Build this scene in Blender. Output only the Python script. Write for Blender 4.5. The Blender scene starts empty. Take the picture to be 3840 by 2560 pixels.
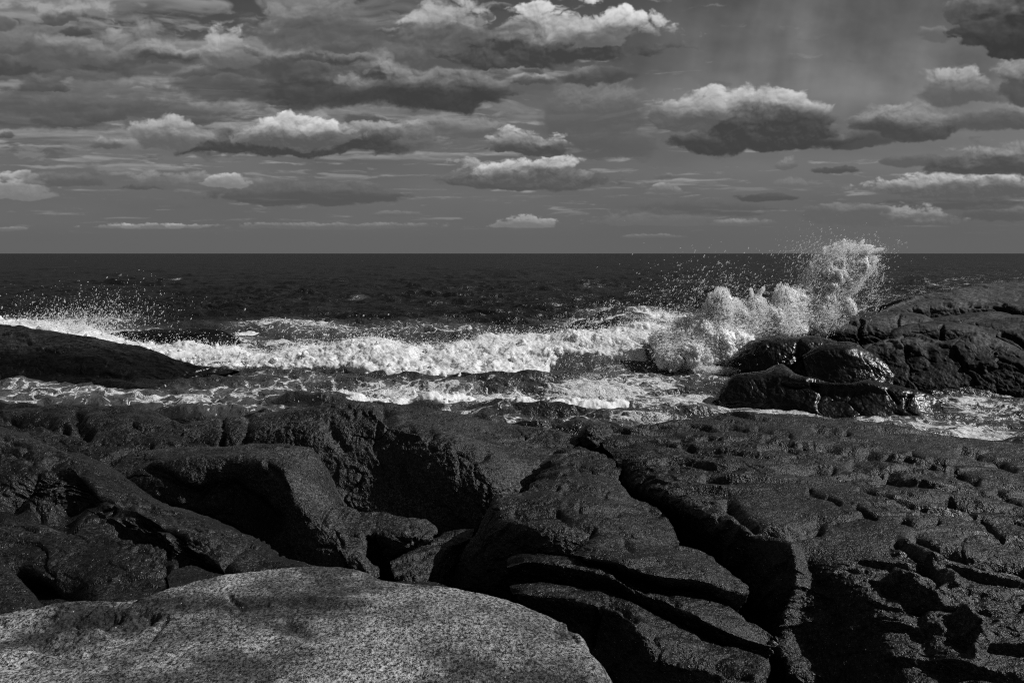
import bpy, math, random
import numpy as np

# ------------------------------------------------------------------ camera, sun, exposure (the sky follows below)
SC = bpy.context.scene
COL = SC.collection
F = 2986.7                                   # focal length in photograph pixels (28 mm lens)
TH = math.atan((1280 - 950) / F)             # downward tilt that puts the horizon on row 950
EYE = 5.0
cam_d = bpy.data.cameras.new('camera'); cam_d.lens = 28.0; cam_d.sensor_width = 36.0
cam_d.clip_start = .05; cam_d.clip_end = 60000
cam = bpy.data.objects.new('camera', cam_d); COL.objects.link(cam)
cam.location = (0, 0, EYE); cam.rotation_euler = (math.pi/2 - TH, 0, 0)
SC.camera = cam
SUN_AZ, SUN_EL = math.radians(91), math.radians(41)      # bearing clockwise from the view direction, height
sun_d = bpy.data.lights.new('sun', 'SUN'); sun_d.energy = 4.7; sun_d.angle = math.radians(.5); sun_d.color = (1, 1, 1)
sun = bpy.data.objects.new('sun', sun_d); COL.objects.link(sun)
sun.rotation_euler = (math.pi/2 - SUN_EL, 0, -SUN_AZ + math.pi)
SC.view_settings.view_transform = 'Standard'; SC.view_settings.look = 'None'
SC.view_settings.exposure = 0.0; SC.view_settings.gamma = 1.0; SC.view_settings.use_curve_mapping = False
SC.cycles.use_denoising = False; SC.cycles.filter_width = 1.2
SC.cycles.transparent_max_bounces = 24; SC.cycles.max_bounces = 8; SC.cycles.diffuse_bounces = 6; SC.cycles.glossy_bounces = 2; SC.cycles.transmission_bounces = 3
SC.cycles.sample_clamp_direct = 1.6; SC.cycles.sample_clamp_indirect = 2
SC.cycles.caustics_reflective = False; SC.cycles.caustics_refractive = False

# ------------------------------------------------------------------ noise
_rs = np.random.RandomState(7)
_PERM = _rs.permutation(4096).astype(np.int32)
_G3 = _rs.normal(size=(4096, 3)).astype(np.float32)
_G3 /= np.linalg.norm(_G3, axis=1, keepdims=True)
_ang = _rs.rand(4096).astype(np.float32) * 6.2831853
_G2 = np.stack([np.cos(_ang), np.sin(_ang)], 1)
def noise2(x, y):
    x = np.asarray(x, np.float32); y = np.asarray(y, np.float32)
    xi = np.floor(x).astype(np.int32); yi = np.floor(y).astype(np.int32)
    xf = x - xi; yf = y - yi
    u = xf*xf*xf*(xf*(xf*6-15)+10); v = yf*yf*yf*(yf*(yf*6-15)+10)
    def g(ix, iy, fx, fy):
        h = _PERM[(_PERM[ix & 4095] + iy) & 4095]
        return _G2[h, 0]*fx + _G2[h, 1]*fy
    a = g(xi, yi, xf, yf); b = g(xi+1, yi, xf-1, yf); c = g(xi, yi+1, xf, yf-1); d = g(xi+1, yi+1, xf-1, yf-1)
    a += u*(b-a); c += u*(d-c)
    return (a + v*(c-a))*1.5
def fbm2(x, y, octaves=5, gain=.5, lac=2.03, billow=False):
    s = 0; a = 1.; n = 0.
    for o in range(octaves):
        k = noise2(x*lac**o + 17.3*o, y*lac**o - 9.1*o)
        s = s + a*((1-2*np.abs(k)) if billow else k); n += a; a *= gain
    return s/n

def _noise3(P):
    Pi = np.floor(P).astype(np.int32); f = P - Pi
    u = f*f*f*(f*(f*6-15)+10)
    X, Y, Z = Pi[:, 0], Pi[:, 1], Pi[:, 2]; fx, fy, fz = f[:, 0], f[:, 1], f[:, 2]
    hx = (_PERM[X & 4095], _PERM[(X+1) & 4095])
    r = []
    for i in (0, 1):
        for j in (0, 1):
            hy = _PERM[(hx[i] + Y + j) & 4095]
            for k in (0, 1):
                g = _G3[_PERM[(hy + Z + k) & 4095]]
                r.append(g[:, 0]*(fx-i) + g[:, 1]*(fy-j) + g[:, 2]*(fz-k))
    ux, uy, uz = u[:, 0], u[:, 1], u[:, 2]
    a = r[0]+uz*(r[1]-r[0]); b = r[2]+uz*(r[3]-r[2]); c = r[4]+uz*(r[5]-r[4]); d = r[6]+uz*(r[7]-r[6])
    a += uy*(b-a); c += uy*(d-c)
    return (a + ux*(c-a))*1.5
def noise3(P):
    P = np.asarray(P, np.float32).reshape(-1, 3)
    out = np.empty(len(P), np.float32)
    for s in range(0, len(P), 40000): out[s:s+40000] = _noise3(P[s:s+40000])
    return out
def fbm3(P, octaves=4, gain=.5, lac=2.07, mode=''):
    s = 0; a = 1.; n = 0.
    for o in range(octaves):
        k = noise3(P*(lac**o) + (13.7*o, -7.1*o, 3.9*o))
        if mode == 'ridge': k = 1 - 2*np.abs(k)
        elif mode == 'billow': k = 2*np.abs(k) - .5
        s = s + a*k; n += a; a *= gain
    return s/n

# ------------------------------------------------------------------ sky: Nishita overhead, a bank of clouds toward the sea
def make_sky(W=2600, H=680, AZ=math.radians(90), EL=math.radians(24)):
    az = ((np.arange(W)+.5)/W-.5)*AZ; el = (np.arange(H)+.5)/H*EL
    AZg, ELg = np.meshgrid(az.astype(np.float32), el.astype(np.float32))
    # photograph pixel each direction falls on (only to lay the clouds out by bearing and height)
    dx = np.sin(AZg)*np.cos(ELg); dy = np.cos(AZg)*np.cos(ELg); dz = np.sin(ELg)
    fw = dy*math.cos(TH) - dz*math.sin(TH); up = dy*math.sin(TH) + dz*math.cos(TH)
    X = 1920 + F*dx/fw; Y = 1280 - F*up/fw
    E = 950 - Y                                   # height over the horizon, px
    sc = 60 + np.maximum(E, 0)*.42                # cloud feature size grows with height
    def worley(x, y):
        xi = np.floor(x).astype(np.int32); yi = np.floor(y).astype(np.int32); best = np.full(x.shape, 9., np.float32)
        for i in (-1, 0, 1):
            for j in (-1, 0, 1):
                h = _PERM[(_PERM[(xi+i) & 4095] + yi + j) & 4095]; h2 = _PERM[(h*7+3) & 4095]
                dx = xi+i+h/4096. - x; dy = yi+j+h2/4096. - y
                best = np.minimum(best, dx*dx+dy*dy)
        return 1-np.clip(best, 0, 1)                  # rounded lumps, 1 at each centre
    kw = np.clip(E/450, .12, 1.15)
    w1 = fbm2(X/150+3.1, Y/110+1, 4, .5); w2 = fbm2(X/150+8.7, Y/110+9, 4, .5)
    w3 = fbm2(X/26+1.1, Y/20+4, 3, .55); w4 = fbm2(X/26+5.7, Y/20+2, 3, .55)
    Xw = X + (46*w1+9*w3)*kw; Yw = Y + (26*w2+7*w4)*kw
    def puff(s, seed):
        p = .5*worley(Xw/s+seed, Yw/(s*.72)+seed) + .27*worley(Xw/(s*.47)+seed*3, Yw/(s*.35)-seed) + .15*worley(Xw/(s*.21)+seed, Yw/(s*.17)+2*seed) + .08*worley(Xw/(s*.1)-seed, Yw/(s*.08)+2*seed)
        return (p - .60).astype(np.float32)
    k1 = np.clip((E-330)/300, 0, 1); k2 = np.clip((E-60)/220, 0, 1)
    PF = k1*puff(120, 5.3) + (1-k1)*(k2*puff(58, 4.9) + (1-k2)*puff(24, 23.1))
    def fb(sx, sy, seed, o=5): return fbm2(Xw/sx+seed, Yw/sy-seed, o, .52)
    FB = k1*fb(330, 120, 3.3) + (1-k1)*(k2*fb(170, 60, 7.1) + (1-k2)*fb(80, 24, 1.9))
    SOFT = fbm2(X/260+2.2, Y/70+6.1, 4, .5)
    # clear sky
    g = np.interp(E, [0, 60, 180, 350, 560, 780, 1000], [.126, .124, .136, .150, .136, .092, .064]).astype(np.float32)
    g *= 1 + .10*np.clip((X-2300)/1500, -1, 1)*np.clip((E-100)/500,0,1)
    kr = np.clip((X-2350)/650, 0, 1)*np.clip((E-350)/250, 0, 1); g = g*(1-kr) + kr*(.195 - .075*np.clip((E-600)/350, 0, 1))
    cir = fbm2(X/900+E/1400+3, Y/260+1.3, 5, .5)
    g *= 1 + .35*cir*np.clip(E/350, .15, 1)
    # soft vertical veils right of centre, cirrus
    veil = fbm2((X+.22*Y)/170+7.7, Y/700+2.2, 4, .5)
    mv = np.exp(-((X-2900)/800)**2)*np.clip((E-330)/260, 0, 1)
    g *= 1 + .28*veil*mv
    mot = fbm2(X/330+4.4, Y/210+E/900+8, 5, .52); g *= 1 + .55*mot*np.clip((X-2200)/500, 0, 1)*np.clip((E-420)/250, 0, 1)
    # ragged thin scraps of cloud over the whole sky
    for (sx, sy, seed, th, al, val) in ((240, 70, 1.2, .06, .65, .082), (300, 60, 5.5, .08, .5, .19), (130, 32, 9.4, .12, .55, .092), (170, 40, 3.8, .13, .5, .20)):
        q = fbm2(Xw/(sx)+seed, Yw/(sy)+seed*2, 6, .55)
        lft = np.clip(1.15-X/2600, .25, 1)*np.clip((E-120)/260, 0, 1)*np.clip((X<9e9)*(1.3-((X-3000)/900)**2*0), 0, 1)
        a = np.clip((q-th-.40*(1-lft))/.26, 0, 1); a = a*a*(3-2*a)*al*np.clip(E/160, 0, 1)
        v = val*(1+.9*np.clip(q-th, 0, .5))
        g = g*(1-a) + v*a
    # broken deck seen from below, laid on a level plane so that it flattens toward the horizon
    sz = dz + .035
    pu = dx/sz; pv = dy/sz
    a1 = fbm2(pu*1.3+2, pv*1.3+5, 3); a2 = fbm2(pu*1.3+9, pv*1.3-3, 3)
    pu = pu + .35*a1; pv = pv + .35*a2
    def deck(f, seed, cov, soft, hi, lo, op, g):
        b_ = fbm2(pu*f*.8+seed, pv*f+seed*2, 7, .55)
        w_ = .6*worley(pu*f*2.1+seed, pv*f*2.1-seed) + .3*worley(pu*f*4.7-seed, pv*f*4.7) + .14*worley(pu*f*10, pv*f*10+seed) - .62
        D = b_ + .42*w_ + cov
        a = np.clip(D/soft, 0, 1); a = a*a*(3-2*a)*op
        n1 = 6; sl = D - np.roll(np.roll(D, -n1, 0), -n1//3, 1); sl2 = D - np.roll(np.roll(D, -16, 0), -6, 1)
        t = np.clip(D/.75, 0, 1); sh = np.clip(1-t*1.15 + .95*sl + .7*sl2, 0, 1.2)
        return g*(1-a) + (lo + (hi-lo)*sh)*a
    covL = np.clip((2500-X)/1500, -.6, 1); hiE = np.clip((E-230)/330, 0, 1)
    c1 = -.30 + .38*covL*hiE + .10*np.clip((X-3300)/500, 0, 1)*hiE - .25*np.exp(-((X-2950)/420)**2-((E-760)/260)**2)
    gap = np.exp(-((X-640)/360)**2-((Y-95)/70)**2) + .6*np.exp(-((X-1500)/300)**2-((Y-20)/50)**2)
    fadeE = np.clip((E-70)/120, 0, 1)
    g = deck(1.25, 3.7, c1+.03-.30*gap, .34, .25, .060, .95*fadeE, g)
    g = deck(2.1, 8.2, c1+.05-.22*gap-.06*hiE, .26, .27, .062, .9*np.clip((E-190)/170, 0, 1), g)
    g = deck(3.6, 1.4, c1-.10-.20*gap-.05*hiE, .24, .30, .066, .6*np.clip((E-360)/150, 0, 1), g)
    # (x0, x1, ytop, ybase, ybot, density, top light, base dark, softness)
    CL = [
     (600, 2050, 60, 330, 430, .2, .26, .065, .5), (900, 1600, 20, 130, 200, .7, .24, .08, .4), (-100, 640, 300, 400, 450, .6, .22, .085, .5), (500, 1150, 260, 330, 400, .5, .22, .06, .4), (80, 380, 120, 200, 260, .8, .30, .10, .35),
     (-200, 520, 20, 250, 330, .6, .34, .062, .35), (-60, 90, 40, 150, 190, .7, .42, .14, .4),
     (380, 730, 60, 240, 290, .5, .30, .08, .4), (180, 520, 265, 330, 360, .6, .30, .13, .4),
     (770, 925, 100, 215, 260, 1.0, .46, .12, .28), (735, 1150, 150, 250, 300, .6, .30, .07, .4),
     (960, 1640, 100, 330, 415, .8, .30, .052, .35), (1480, 1900, 5, 190, 260, 1.0, .42, .095, .3),
     (1250, 1980, 250, 360, 415, 1.0, .24, .050, .35), (1500, 1700, 290, 335, 355, .7, .32, .12, .4),
     (1700, 2530, 40, 178, 262, 1.5, .56, .055, .2), (2120, 2400, 40, 150, 190, 1.1, .66, .12, .2),
     (1850, 2080, 235, 310, 350, .7, .34, .11, .4),
     (500, 760, 435, 520, 560, 1.0, .46, .12, .25), (640, 1560, 450, 530, 588, 1.25, .34, .058, .25),
     (900, 1330, 448, 520, 560, 1.1, .62, .10, .2), (1330, 1640, 470, 545, 575, .7, .28, .10, .35),
     (280, 760, 510, 560, 585, .7, .30, .15, .4), (-60, 420, 360, 450, 500, .5, .12, .075, .5), (380, 900, 360, 440, 500, .5, .13, .08, .5),
     (-120, 220, 660, 735, 750, .9, .42, .19, .3), (60, 420, 645, 690, 700, .6, .17, .10, .4),
     (470, 950, 645, 695, 712, .8, .26, .13, .35), (770, 930, 650, 690, 702, 1.0, .45, .2, .25),
     (780, 1500, 690, 745, 770, .8, .14, .085, .3), (430, 640, 685, 703, 712, .6, .11, .08, .3),
     (330, 780, 838, 852, 858, .8, .34, .17, .25), (850, 1680, 834, 850, 860, .8, .24, .14, .3), (450, 520, 838, 852, 856, .9, .42, .2, .2), (620, 700, 838, 852, 856, .9, .42, .2, .2),
     (-50, 110, 850, 862, 866, .8, .26, .15, .3), (1380, 1590, 792, 808, 814, .7, .2, .13, .3),
     (1600, 1920, 440, 490, 520, .6, .28, .11, .4), (1820, 2130, 488, 560, 590, 1.1, .48, .075, .22),
     (1640, 2280, 595, 675, 712, 1.1, .34, .09, .3), (1800, 2215, 600, 670, 695, 1.1, .52, .10, .2),
     (1950, 2500, 330, 440, 590, .75, .22, .10, .5), (2060, 2480, 470, 560, 610, .6, .2, .1, .45),
     (2430, 2720, 362, 440, 500, 1.1, .48, .10, .25), (2600, 3130, 335, 465, 550, 1.35, .50, .056, .24), (2480, 3180, 480, 535, 575, 1.2, .18, .055, .3),
     (3190, 3600, 402, 480, 528, 1.05, .30, .066, .3), (3050, 3380, 500, 535, 560, .8, .13, .065, .35),
     (3560, 4100, -120, 150, 215, 1.8, .19, .042, .16), (3440, 3560, 95, 140, 165, .6, .24, .11, .4),
     (3440, 3780, 255, 350, 400, .95, .40, .11, .3), (3700, 4100, 230, 330, 395, 1.1, .30, .08, .3), (3560, 4000, 380, 460, 500, .95, .28, .09, .35),
     (3300, 3620, 575, 612, 630, .8, .16, .10, .35), (3450, 4100, 545, 620, 660, 1.1, .26, .075, .3),
     (3250, 4100, 655, 715, 745, 1.3, .48, .11, .25), (3240, 3900, 735, 765, 790, .7, .13, .09, .4),
     (3000, 3350, 760, 800, 850, 1.1, .20, .12, .3), (3040, 3600, 775, 835, 850, 1.15, .30, .12, .3), (3560, 4000, 770, 810, 835, .9, .2, .10, .35),
     (2240, 2680, 785, 835, 850, .8, .21, .14, .4), (2650, 2900, 820, 840, 848, .8, .27, .14, .35), (2350, 2920, 750, 790, 815, .6, .13, .10, .45),
     (1845, 2080, 812, 848, 856, 1.0, .34, .18, .22), (2425, 2545, 680, 715, 728, .9, .36, .14, .25), (2440, 2540, 645, 668, 680, .7, .22, .12, .35),
     (2735, 2990, 724, 744, 754, .8, .11, .08, .3), (3050, 3220, 626, 642, 652, .8, .10, .075, .3), (2900, 2980, 590, 620, 632, .6, .26, .12, .4),
     (2790, 3180, 678, 705, 715, .5, .22, .14, .45), (2560, 3200, 400, 470, 520, .4, .2, .1, .5), (2330, 2560, 878, 888, 892, .6, .22, .14, .35),
    ]
    rc = np.random.RandomState(23)
    for _ in range(46):                             # small broken heaps through the bank overhead on the left and centre
        x_ = rc.uniform(-60, 2350); y_ = rc.uniform(20, 560); k_ = .45 + .55*(1-y_/620.)
        if (abs(x_-640) < 300 and abs(y_-95) < 60): continue
        w_ = rc.uniform(60, 200)*k_; h_ = w_*rc.uniform(.22, .42)
        CL.append((x_-w_, x_+w_, y_-h_, y_+h_*.3, y_+h_*.75, rc.uniform(.6, .88), rc.uniform(.24, .42), rc.uniform(.060, .09), rc.uniform(.3, .45)))
    out = g.copy()
    # painter's order: high (far overhead) band first is wrong for real skies -> far (low) first
    order = sorted(CL, key=lambda c: (c[5] > .9, -c[3]))
    yy = Yw
    for (x0, x1, yt, yb, ybt, dn, tl, bd, soft) in order:
        cx = .5*(x0+x1); hw = .5*(x1-x0)
        sel = (X > x0-hw*.7) & (X < x1+hw*.7) & (Y > yt-(yb-yt)*1.3-20) & (Y < ybt+(ybt-yt)*1.0+20)
        if not sel.any(): continue
        r0, r1 = np.where(sel.any(1))[0][[0, -1]]; c0, c1 = np.where(sel.any(0))[0][[0, -1]]
        S = np.s_[r0:r1+1, c0:c1+1]
        x = Xw[S]; y = Yw[S]
        ddx = (x-cx)/hw
        hup = max(yb-yt, 4); hdn = max(ybt-yb, 3)
        ddy = np.where(y < yb, (yb-y)/hup, (y-yb)/hdn)
        rad = np.sqrt(np.abs(ddx)**2.2 + np.abs(ddy)**2.0)
        shape = 1 - rad
        big = min(1.0, hup/110.)
        pf = PF[S]; fbn = FB[S]; up_ = (y < yb)
        D = shape + np.where(up_, .85, .35)*pf + .72*fbn
        a = np.clip(D/(soft*1.0), 0, 1); a = a*a*(3-2*a); a *= min(1, .35+.65*dn)
        def slope(q, d):
            sx = max(1, int(round(d*.5))); sy = max(1, int(round(d)))
            P = np.pad(q, ((sy, sy), (sx, sx)), mode='edge')
            return q - P[2*sy:2*sy+q.shape[0], 2*sx:2*sx+q.shape[1]]
        pxs = .62                                  # sky cells per photograph pixel
        d1 = max(2, hup*.06*pxs); d2 = max(3, hup*.18*pxs)
        s1 = slope(pf, d1); s2 = slope(pf, d2); s3 = slope(fbn, d2)
        h = (yb - y)/hup
        hh = np.clip(np.where(up_, h, h*hup/hdn*.5), -1, 1) + .55*fbn + .35*SOFT[S]
        base = 1/(1+np.exp(-(hh-.50)*7.0))
        rim = np.clip(1-D/.55, 0, 1)*np.clip(h+.3, 0, 1)
        lit = base*(.86 + 1.0*s2 + 1.0*s1 + .5*s3) + .16*s1 + .10*s2 + .16*rim
        lit = np.clip(lit, 0, 1.25)
        col = bd + (tl-bd)*lit
        out[S] = out[S]*(1-a) + col*a
    # fine haze toward the horizon
    hz = np.exp(-np.maximum(E, 0)/38.)[..., None][..., 0]*.75
    out = out*(1-hz) + .122*hz
    return np.clip(out, .02, .9).astype(np.float32), X, Y

def build_world():
    W = bpy.data.worlds.new('World'); SC.world = W; W.use_nodes = True
    nt = W.node_tree; nt.nodes.clear(); N = nt.nodes.new; L = nt.links.new
    sky, _, _ = make_sky(); H, Wd = sky.shape
    img = bpy.data.images.new('cloud_sky', Wd, H, float_buffer=True); img.colorspace_settings.name = 'Non-Color'
    px = np.ones((H, Wd, 4), np.float32); px[..., :3] = sky[..., None]*10
    img.pixels.foreach_set(px.ravel()); img.update(); img.pack()
    tc = N('ShaderNodeTexCoord'); sx = N('ShaderNodeSeparateXYZ'); L(tc.outputs['Generated'], sx.inputs[0])
    def m(op, a, b=None, c=None, clamp=False):
        n = N('ShaderNodeMath'); n.operation = op; n.use_clamp = clamp
        for i, v in enumerate((a, b, c)):
            if v is None: continue
            if isinstance(v, (int, float)): n.inputs[i].default_value = v
            else: L(v, n.inputs[i])
        return n.outputs[0]
    az = m('ARCTAN2', sx.outputs['X'], sx.outputs['Y']); el = m('ARCSINE', sx.outputs['Z'])
    u = m('MULTIPLY_ADD', az, 1/math.radians(90), .5)
    v = m('MINIMUM', m('MAXIMUM', m('MULTIPLY', el, 1/math.radians(24)), .004), .996)
    cx = N('ShaderNodeCombineXYZ'); L(u, cx.inputs[0]); L(v, cx.inputs[1])
    im = N('ShaderNodeTexImage'); im.image = img; im.extension = 'MIRROR'; im.interpolation = 'Cubic'; L(cx.outputs[0], im.inputs[0])
    ns = N('ShaderNodeTexSky'); ns.sky_type = 'NISHITA'; ns.sun_disc = False; ns.sun_elevation = SUN_EL; ns.sun_rotation = SUN_AZ
    bw = N('ShaderNodeRGBToBW'); L(ns.outputs[0], bw.inputs[0])
    dk = m('MULTIPLY', bw.outputs[0], .36)
    mr = N('ShaderNodeMapRange'); mr.interpolation_type = 'SMOOTHSTEP'; L(el, mr.inputs[0])
    mr.inputs[1].default_value = math.radians(18.5); mr.inputs[2].default_value = math.radians(23.5)
    mx = N('ShaderNodeMix'); mx.data_type = 'RGBA'; L(mr.outputs[0], mx.inputs[0]); L(im.outputs[0], mx.inputs[6]); L(dk, mx.inputs[7])
    bg = N('ShaderNodeBackground'); bg.inputs[1].default_value = .1; L(mx.outputs[2], bg.inputs[0])
    out = N('ShaderNodeOutputWorld'); L(bg.outputs[0], out.inputs[0])
build_world()

# ------------------------------------------------------------------ helpers
RNG = np.random.RandomState(11)
CT, ST = math.cos(TH), math.sin(TH)
def at(p):
    """A photograph pixel and a distance (third value > 0: metres forward; < 0: minus the height) to a point."""
    px, py, q = p
    u = (px-1920)/F; v = (1280-py)/F
    dx, dy, dz = u, CT+v*ST, -ST+v*CT
    t = q/dy if q > 0 else (-q-EYE)/dz
    return (t*dx, t*dy, EYE+t*dz)
def project(P):
    x, y, z = P[..., 0], P[..., 1], P[..., 2]-EYE
    fw = np.maximum(y*CT - z*ST, .05); up = y*ST + z*CT
    return 1920+F*x/fw, 1280-F*up/fw
def new_mesh(name, V, Q, mat, smooth=True, origin=None, parent=None, attr=None):
    """One mesh object from vertex and face arrays (all faces of one size)."""
    me = bpy.data.meshes.new(name); V = np.asarray(V, np.float32); Q = np.asarray(Q, np.int32)
    if origin is not None: V = V - np.asarray(origin, np.float32)
    k = Q.shape[1]
    me.vertices.add(len(V)); me.vertices.foreach_set('co', V.ravel())
    me.loops.add(Q.size); me.loops.foreach_set('vertex_index', Q.ravel())
    me.polygons.add(len(Q)); me.polygons.foreach_set('loop_start', np.arange(0, Q.size, k, dtype=np.int32))
    if smooth: me.polygons.foreach_set('use_smooth', np.ones(len(Q), bool))
    for an, av in (attr or {}).items():
        a = me.attributes.new(an, 'FLOAT', 'POINT'); a.data.foreach_set('value', np.asarray(av, np.float32))
    me.update(calc_edges=True); me.materials.append(mat)
    o = bpy.data.objects.new(name, me); COL.objects.link(o)
    if origin is not None: o.location = origin
    if parent is not None: o.parent = parent
    return o
def grid_quads(n, m):
    i = np.arange(n*m).reshape(n, m)
    return np.stack([i[:-1, :-1], i[1:, :-1], i[1:, 1:], i[:-1, 1:]], -1).reshape(-1, 4)
def tag(o, label=None, cat=None, group=None, kind=None):
    for k, v in (('label', label), ('category', cat), ('group', group), ('kind', kind)):
        if v: o[k] = v
    return o
def hermite(P, w):
    """Smooth curve through P along axis 0 (chord-length knots); w[i] samples go to section i."""
    K = len(P)
    d = np.linalg.norm(np.diff(P, axis=0), axis=-1); d = d.reshape(K-1, -1).mean(1)
    kn = np.concatenate([[0], np.cumsum(np.maximum(d, 1e-4))])
    h = np.diff(kn); sl = np.diff(P, axis=0)/h.reshape(-1, *([1]*(P.ndim-1)))
    T = np.empty_like(P); T[0] = sl[0]; T[-1] = sl[-1]
    if K > 2:
        q = (h[:-1]/(h[:-1]+h[1:])).reshape(-1, *([1]*(P.ndim-1)))
        T[1:-1] = (1-q)*sl[:-1] + q*sl[1:]
    i = np.repeat(np.arange(K-1), w); s = np.concatenate([np.arange(k)/k for k in w])
    i = np.append(i, K-2); s = np.append(s, 1.0)
    hh = h[i].reshape(-1, *([1]*(P.ndim-1))); s = s.reshape(hh.shape)
    return (2*s**3-3*s**2+1)*P[i] + (s**3-2*s**2+s)*hh*T[i] + (-2*s**3+3*s**2)*P[i+1] + (s**3-s**2)*hh*T[i+1]
def loft(rows, dens, back=None, front=None, left=None, right=None, steep=1.0):
    """A dense surface through a small lattice of photograph points, with skirts that drop out of sight behind and below."""
    L = np.array([[at(p) for p in r] for r in rows], np.float64)
    if steep != 1.0:                       # draw the upper rows toward the foot: a steeper front
        yb = L[-1, :, 1]
        L = np.array([[at((p[0], p[1], yb[j] + (L[i, j, 1]-yb[j])*steep)) if i < len(rows)-1 else tuple(L[i, j]) for j, p in enumerate(r)] for i, r in enumerate(rows)])
    px, py = project(L); ch = np.linalg.norm(np.diff(L, axis=0), axis=-1).max(1)/np.maximum(L[:-1, :, 1].mean(1), 1)
    wu = list(np.hypot(np.diff(px, axis=1), np.diff(py, axis=1)).max(0)/dens); wv = list(np.hypot(np.diff(px, axis=0), np.diff(py, axis=0)).max(1)/dens*1.25); wv = [max(a, min(b/.0042, 2.2*a)) for a, b in zip(wv, ch)]
    if back: L = np.concatenate([L[:1]+np.array([0, back[0], back[1]]), L[:1]+np.array([0, back[0]*.35, back[1]*.22]), L]); wv = [10, 14] + wv
    if front: L = np.concatenate([L, L[-1:]+np.array([0, front[0]*.5, front[1]*.5]), L[-1:]+np.array([0, front[0], front[1]])]); wv = wv + [24, 10]
    if left is not None: L = np.concatenate([L[:, :1]+np.array(left), L[:, :1]+np.array(left)*[.6, .6, .3], L], 1); wu = [14, 20] + wu
    if right is not None: L = np.concatenate([L, L[:, -1:]+np.array(right)*[.6, .6, .3], L[:, -1:]+np.array(right)], 1); wu = wu + [24, 18]
    iw = lambda w: np.maximum(np.round(w), 4).astype(int)
    A = hermite(L, iw(wv))
    return hermite(np.swapaxes(A, 0, 1).copy(), iw(wu)).swapaxes(0, 1).copy()
def normals(G):
    a = np.gradient(G, axis=1); b = np.gradient(G, axis=0)
    n = np.cross(b, a); l = np.linalg.norm(n, axis=-1, keepdims=True)
    return n/np.maximum(l, 1e-9)
def seg_dist(px, py, poly):
    best = np.full(px.shape, 1e9); 
    for (x0, y0), (x1, y1) in zip(poly[:-1], poly[1:]):
        dx, dy = x1-x0, y1-y0; t = np.clip(((px-x0)*dx+(py-y0)*dy)/max(dx*dx+dy*dy, 1e-6), 0, 1)
        best = np.minimum(best, np.hypot(px-x0-t*dx, py-y0-t*dy))
    return best
def cells2(x, y):
    """A random height for the nearest cell and the distance to its edge."""
    xi = np.floor(x).astype(np.int32); yi = np.floor(y).astype(np.int32)
    b1 = np.full(x.shape, 9., np.float32); b2 = b1.copy(); hv = np.zeros(x.shape, np.float32)
    for i in (-1, 0, 1):
        for j in (-1, 0, 1):
            h = _PERM[(_PERM[(xi+i) & 4095] + yi + j) & 4095]; h2 = _PERM[(h*7+3) & 4095]
            q = (xi+i+h/4096. - x)**2 + (yi+j+h2/4096. - y)**2
            n = q < b1; b2 = np.where(n, b1, np.minimum(b2, q)); hv = np.where(n, _PERM[(h2+5) & 4095]/4096., hv); b1 = np.where(n, q, b1)
    return hv, np.sqrt(b2)-np.sqrt(b1)
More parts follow.
